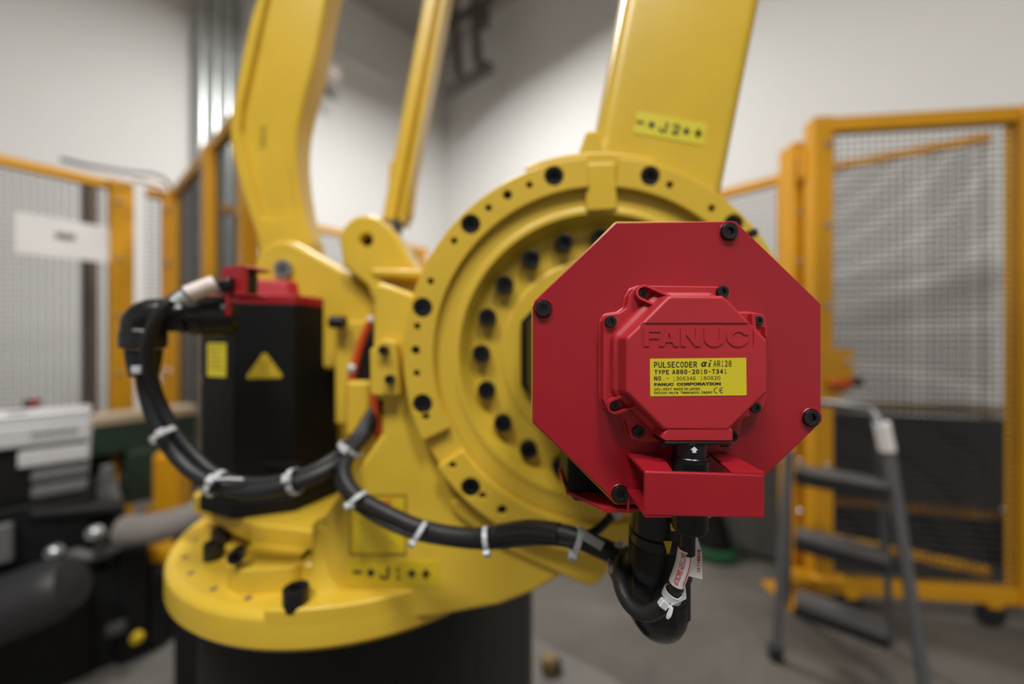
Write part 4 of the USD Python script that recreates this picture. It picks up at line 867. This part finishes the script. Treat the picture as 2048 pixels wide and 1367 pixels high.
# ------------------------------------------------------------------ cables
def tie(th, at, tan, r, head=(0, -1, 0), tail=None, w=.0045, mat_='tie_white', hs=1.0):
    at = np.array(at); R = frame(tan)
    t = th.part('cable_tie', xf(lathe([(r, -w / 2), (r + .0012, -w / 2), (r + .0012, w / 2), (r, w / 2), (r, -w / 2)], 28), R, at), mat_)
    h = np.array(head, float); h -= R[:, 2] * (h @ R[:, 2]); h /= np.linalg.norm(h)
    Ah = np.stack([np.cross(h, R[:, 2]), h, R[:, 2]], 1)
    th.part('tie_head', box(at + h * (r + .002), (.0065 * hs, .005 * hs, .0062 * hs), Ah, .0008), mat_, t)
    if tail is not None: th.part('tie_tail', tube([at + h * (r + .002), at + h * (r + .002) + np.array(tail) * .5 + h * .002, at + h * (r + .001) + np.array(tail)], .0018, 6), mat_, t)
pts = [(1254, 1150, .314), (1240, 1118, .316), (1222, 1104, .318), (1190, 1090, .322), (1130, 1067, .335), (1050, 1060, .35), (950, 1073, .37), (850, 1057, .385), (765, 1020, .40), (708, 985, .415), (688, 945, .432), (700, 905, .455), (735, 862, .485), (765, 800, .53)]
cb = Thing('cable', 'thick black cable across the yellow body, running down to the red motor', 'cable', P3(850, 1060, .39))
W3 = [P3(*q) for q in pts]
cb.part('sheath', tube(W3, [.0085, .0080, .0072, .0080, .0082, .0082, .0075, .0072, .0074, .0080, .0082, .0082, .0082, .0082], 18), 'rubber_black')
cb.part('heat_shrink', tube([P3(1120, 1067, .336), P3(1060, 1060, .349), P3(1000, 1066, .36)], [.0089, .0092, .0086], 18), 'plastic_black')
cb2 = Thing('cable', 'thin black cable hanging just below the thick cable across the yellow body', 'cable', P3(850, 1080, .39))
cb2.part('sheath', tube([P3(*q) for q in ((1200, 1103, .316), (1150, 1088, .326), (1080, 1081, .342), (965, 1090, .366), (850, 1076, .382), (780, 1052, .395), (725, 1022, .41), (688, 985, .42), (676, 955, .435), (690, 915, .455), (725, 880, .49))], .0036, 12), 'rubber_black')
cb3 = Thing('cable', 'short thin black cable branching up behind the red motor tray', 'cable', P3(1200, 1050, .33))
cb3.part('sheath', tube([P3(1160, 1076, .338), P3(1190, 1062, .34), P3(1215, 1040, .345), P3(1236, 1008, .35), P3(1250, 985, .36)], .0038, 12), 'rubber_black')
tie(cb3, P3(1226, 1024, .347), P3(1236, 1008, .35) - P3(1215, 1040, .345), .0042, (.5, -1, .2))
for q, tn, r in (((715, 998, .405), (-.75, .3, .8), .0100), ((838, 1064, .376), (-.8, .05, .5), .0098), ((973, 1078, .358), (1, -.05, .15), .0098), ((1152, 1082, .322), (.9, -.1, -.35), .0105), ((1236, 1110, .304), (.8, -.1, -.5), .0100)):
    tie(cb, P3(*q), tn, r, (0, -.75, -.7))
cb.part('cable_marker', box(P3(1185, 1080, .311), (.018, .002, .007), np.stack([np.array([.87, -.1, -.48]) / 1.0, np.cross(np.array([.48, 0, .87]), np.array([.87, -.1, -.48])) / 1.0, np.array([.48, 0, .87])], 1), .0004), 'tie_white')
# left motor cables
lc = [(289, 735, .436), (296, 790, .44), (322, 862, .442), (368, 926, .44), (428, 966, .432), (500, 982, .425), (590, 966, .424), (655, 938, .435), (698, 902, .46), (738, 850, .49), (765, 790, .53)]
c4 = Thing('cable', 'black power cable looping from the elbow connector below the black motor', 'cable', P3(430, 970, .43))
c4.part('sheath', tube([P3(*q) for q in lc], .0082, 16), 'rubber_black')
c5 = Thing('cable', 'black encoder cable running beside the power cable below the black motor', 'cable', P3(480, 960, .44))
c5.part('sheath', tube([P3(*q) for q in ((436, 564, .44), (405, 574, .432), (365, 588, .422), (325, 618, .412), (300, 670, .412), (296, 720, .42), (315, 790, .436), (345, 850, .442), (392, 910, .442), (448, 952, .436), (520, 964, .43), (600, 948, .43), (660, 918, .44), (705, 880, .47), (745, 820, .50))], .0058, 14), 'rubber_black')
c5.part('label_sleeve', tube([P3(432, 566, .436), P3(405, 576, .430), P3(376, 588, .424)], .0088, 14), 'label_pink', label='pale printed label sleeve')
c5.part('tie_loop', tube([P3(372, 592, .42), P3(358, 598, .418), P3(350, 606, .416)], .0065, 10), 'tie_white')
for q, tn, r, tl in (((287, 738, .434), (0, 0, 1), .0095, None), ((331, 868, .440), (.5, 0, -.7), .0135, None), ((432, 966, .430), (.8, 0, -.4), .0135, (.035, -.002, .001)), ((590, 962, .424), (.95, 0, .25), .0128, None), ((700, 898, .458), (.5, .2, .7), .0135, None)):
    tie(c4, P3(*q), tn, r, (.25, -.8, .55), tl, w=.006, hs=1.3)
c6 = Thing('cable', 'orange red cable strip beside the yellow housing edge', 'cable', P3(715, 700, .56))
c6.part('sheath', tube([P3(744, 640, .55), P3(730, 665, .55), P3(716, 705, .55), P3(704, 755, .55), P3(700, 800, .56)], .0055, 12), 'orange_cable')
c6.part('clip', rod(P3(698, 735, .548), P3(712, 738, .548), .007, 14), 'tie_white')
c7 = Thing('cable', 'black hose behind the yellow side plate', 'cable', P3(735, 700, .57))
c7.part('sheath', tube([P3(748, 650, .58), P3(738, 690, .575), P3(728, 760, .575), P3(735, 850, .575)], .013, 14), 'rubber_black')
c8 = Thing('cable', 'orange red cable below the yellow side plate', 'cable', P3(752, 830, .5))
c8.part('sheath', tube([P3(748, 780, .50), P3(752, 830, .50), P3(762, 880, .50), P3(790, 930, .52)], .0058, 12), 'orange_cable')
c8.part('sleeve', tube([P3(742, 642, .548), P3(746, 634, .548)], .0065, 12), 'label_pink')
# encoder cable of the front motor, with flag label and tie
ecb = Thing('cable', 'black encoder cable with white flag label looping under the red motor', 'cable', P3(1340, 1200, .235))
ep = [(1379, 1052, .2265), (1378, 1080, .2265), (1372, 1112, .227), (1360, 1155, .229), (1343, 1190, .232), (1318, 1216, .237), (1288, 1226, .243), (1258, 1206, .252), (1240, 1165, .264), (1242, 1128, .28), (1256, 1106, .298)]
ecb.part('sheath', tube([P3(*q) for q in ep], [.0033, .0035, .0036, .0038, .0046, .0046, .0046, .0048, .005, .005, .005], 18, step=.002), 'rubber_black')
def flag(): 
    C = spline([P3(1372.5, 1096, .2268), P3(1366, 1130, .228), P3(1353, 1166, .2298)], .001); T = np.gradient(C, axis=0); T /= np.linalg.norm(T, axis=1, keepdims=True); return C, T
fC, fT = flag(); r_ = .0041; V, Fc = [], []; na = 16
an = np.linspace(-1.1 * math.pi, .30 * math.pi, na)
def ring_pt(c, t, a, r): 
    side = np.cross(t, [0, 1., 0]); side /= np.linalg.norm(side); side = side if side[0] > 0 else -side
    fr_ = np.cross(side, t); fr_ = fr_ if fr_[1] < 0 else -fr_
    return c + r * (math.sin(a) * side + math.cos(a) * fr_)
for r in (r_, r_ + .00025):
    for c, t in zip(fC, fT): V += [ring_pt(c, t, a, r) for a in an]
K = len(fC); off = K * na
def q_(a, b, c, d): return [[a, b, c], [a, c, d]]
for o, fl_ in ((0, 1), (off, 0)):
    for k in range(K - 1):
        for j in range(na - 1):
            a, b, c, d = o + k * na + j, o + k * na + j + 1, o + (k + 1) * na + j + 1, o + (k + 1) * na + j
            Fc += q_(a, b, c, d) if fl_ else q_(d, c, b, a)
for j in range(na - 1):
    Fc += q_(j + 1, j, off + j, off + j + 1); k = (K - 1) * na; Fc += q_(k + j, k + j + 1, off + k + j + 1, off + k + j)
for k in range(K - 1):
    a, b = k * na, (k + 1) * na; Fc += q_(a, b, off + b, off + a); a += na - 1; b += na - 1; Fc += q_(b, a, off + a, off + b)
lw = ecb.part('flag_label', (np.array(V), np.array(Fc)), 'tag_white', label='white paper flag label with red print')
fy = .2262
ecb.part('label_flag', casting(pp([(1393, 1067), (1404, 1105), (1405, 1158), (1379, 1152), (1372, 1150), (1384, 1100)], fy), [(0, fy), (0, fy + .0004)]), 'tag_white', lw, smooth=False)
g = aff.rotate(glyph('コネクタ脱時注意', -26, -4, 46, 7, font='cjk'), 88, origin=(0, 0)); c = P2(1397, 1118, fy)
ecb.part('flag_print', extr(aff.affine_transform(g, [fy / F, 0, 0, fy / F, c[0], c[1]]), fy - .0002, .0003), 'print_red', lw, smooth=False)
# print wrapped on the sleeve: text runs along the cable, angle across
def wrap(g, a_c):
    v, f = extr(g, 0, 1); s = np.linspace(0, 1, K); out = []
    for x, yy, z in v:
        t = np.clip(x, 0, 1); i = min(int(t * (K - 1)), K - 2); w = t * (K - 1) - i
        out.append(ring_pt(fC[i] * (1 - w) + fC[i + 1] * w, fT[i], a_c + z, r_ + (.00045 if yy < .5 else .0002)))
    return np.array(out), f
ecb.part('sleeve_print', cat([wrap(aff.affine_transform(text2d('BATTERY BACKUP', 'sans', 0), [.88, 0, 0, .62, .05, 0]), -.95)]), 'print_red', lw, smooth=False)
ecb.part('sleeve_line', cat([wrap(sbox(.08 + k * .1, 0, .18 + k * .1, .10), .28) for k in range(8)]), 'print_red', lw, smooth=False)
tn = P3(1343, 1190, .232) - P3(1360, 1155, .229)
t = ecb.part('cable_tie', xf(lathe([(.0047, -.0022), (.0056, -.0022), (.0056, .0022), (.0047, .0022), (.0047, -.0022)], 28), frame(tn), P3(1345, 1188, .2318)), 'tie_white')
hA = np.stack([np.array([.80, 0, -.6]), np.array([0, 1., 0]), np.array([.6, 0, .8])], 1)
ecb.part('tie_head', box(P3(1327, 1207, .2285), (.0052, .0042, .0046), hA, .0006), 'tie_white', t)
ecb.part('tie_tail', tube([P3(1336, 1213, .2268), P3(1343, 1215, .2258), P3(1338, 1230, .2250), P3(1334, 1236, .2250)], [.0010, .0012, .0014, .0008], 6), 'tie_white', t)
ecb.part('tie_strap', casting(pp([(1342, 1212), (1373, 1197), (1371, 1172), (1366, 1192), (1344, 1208)], .2262), [(0, .2262), (0, .2272)]), 'tie_white', t, smooth=False)
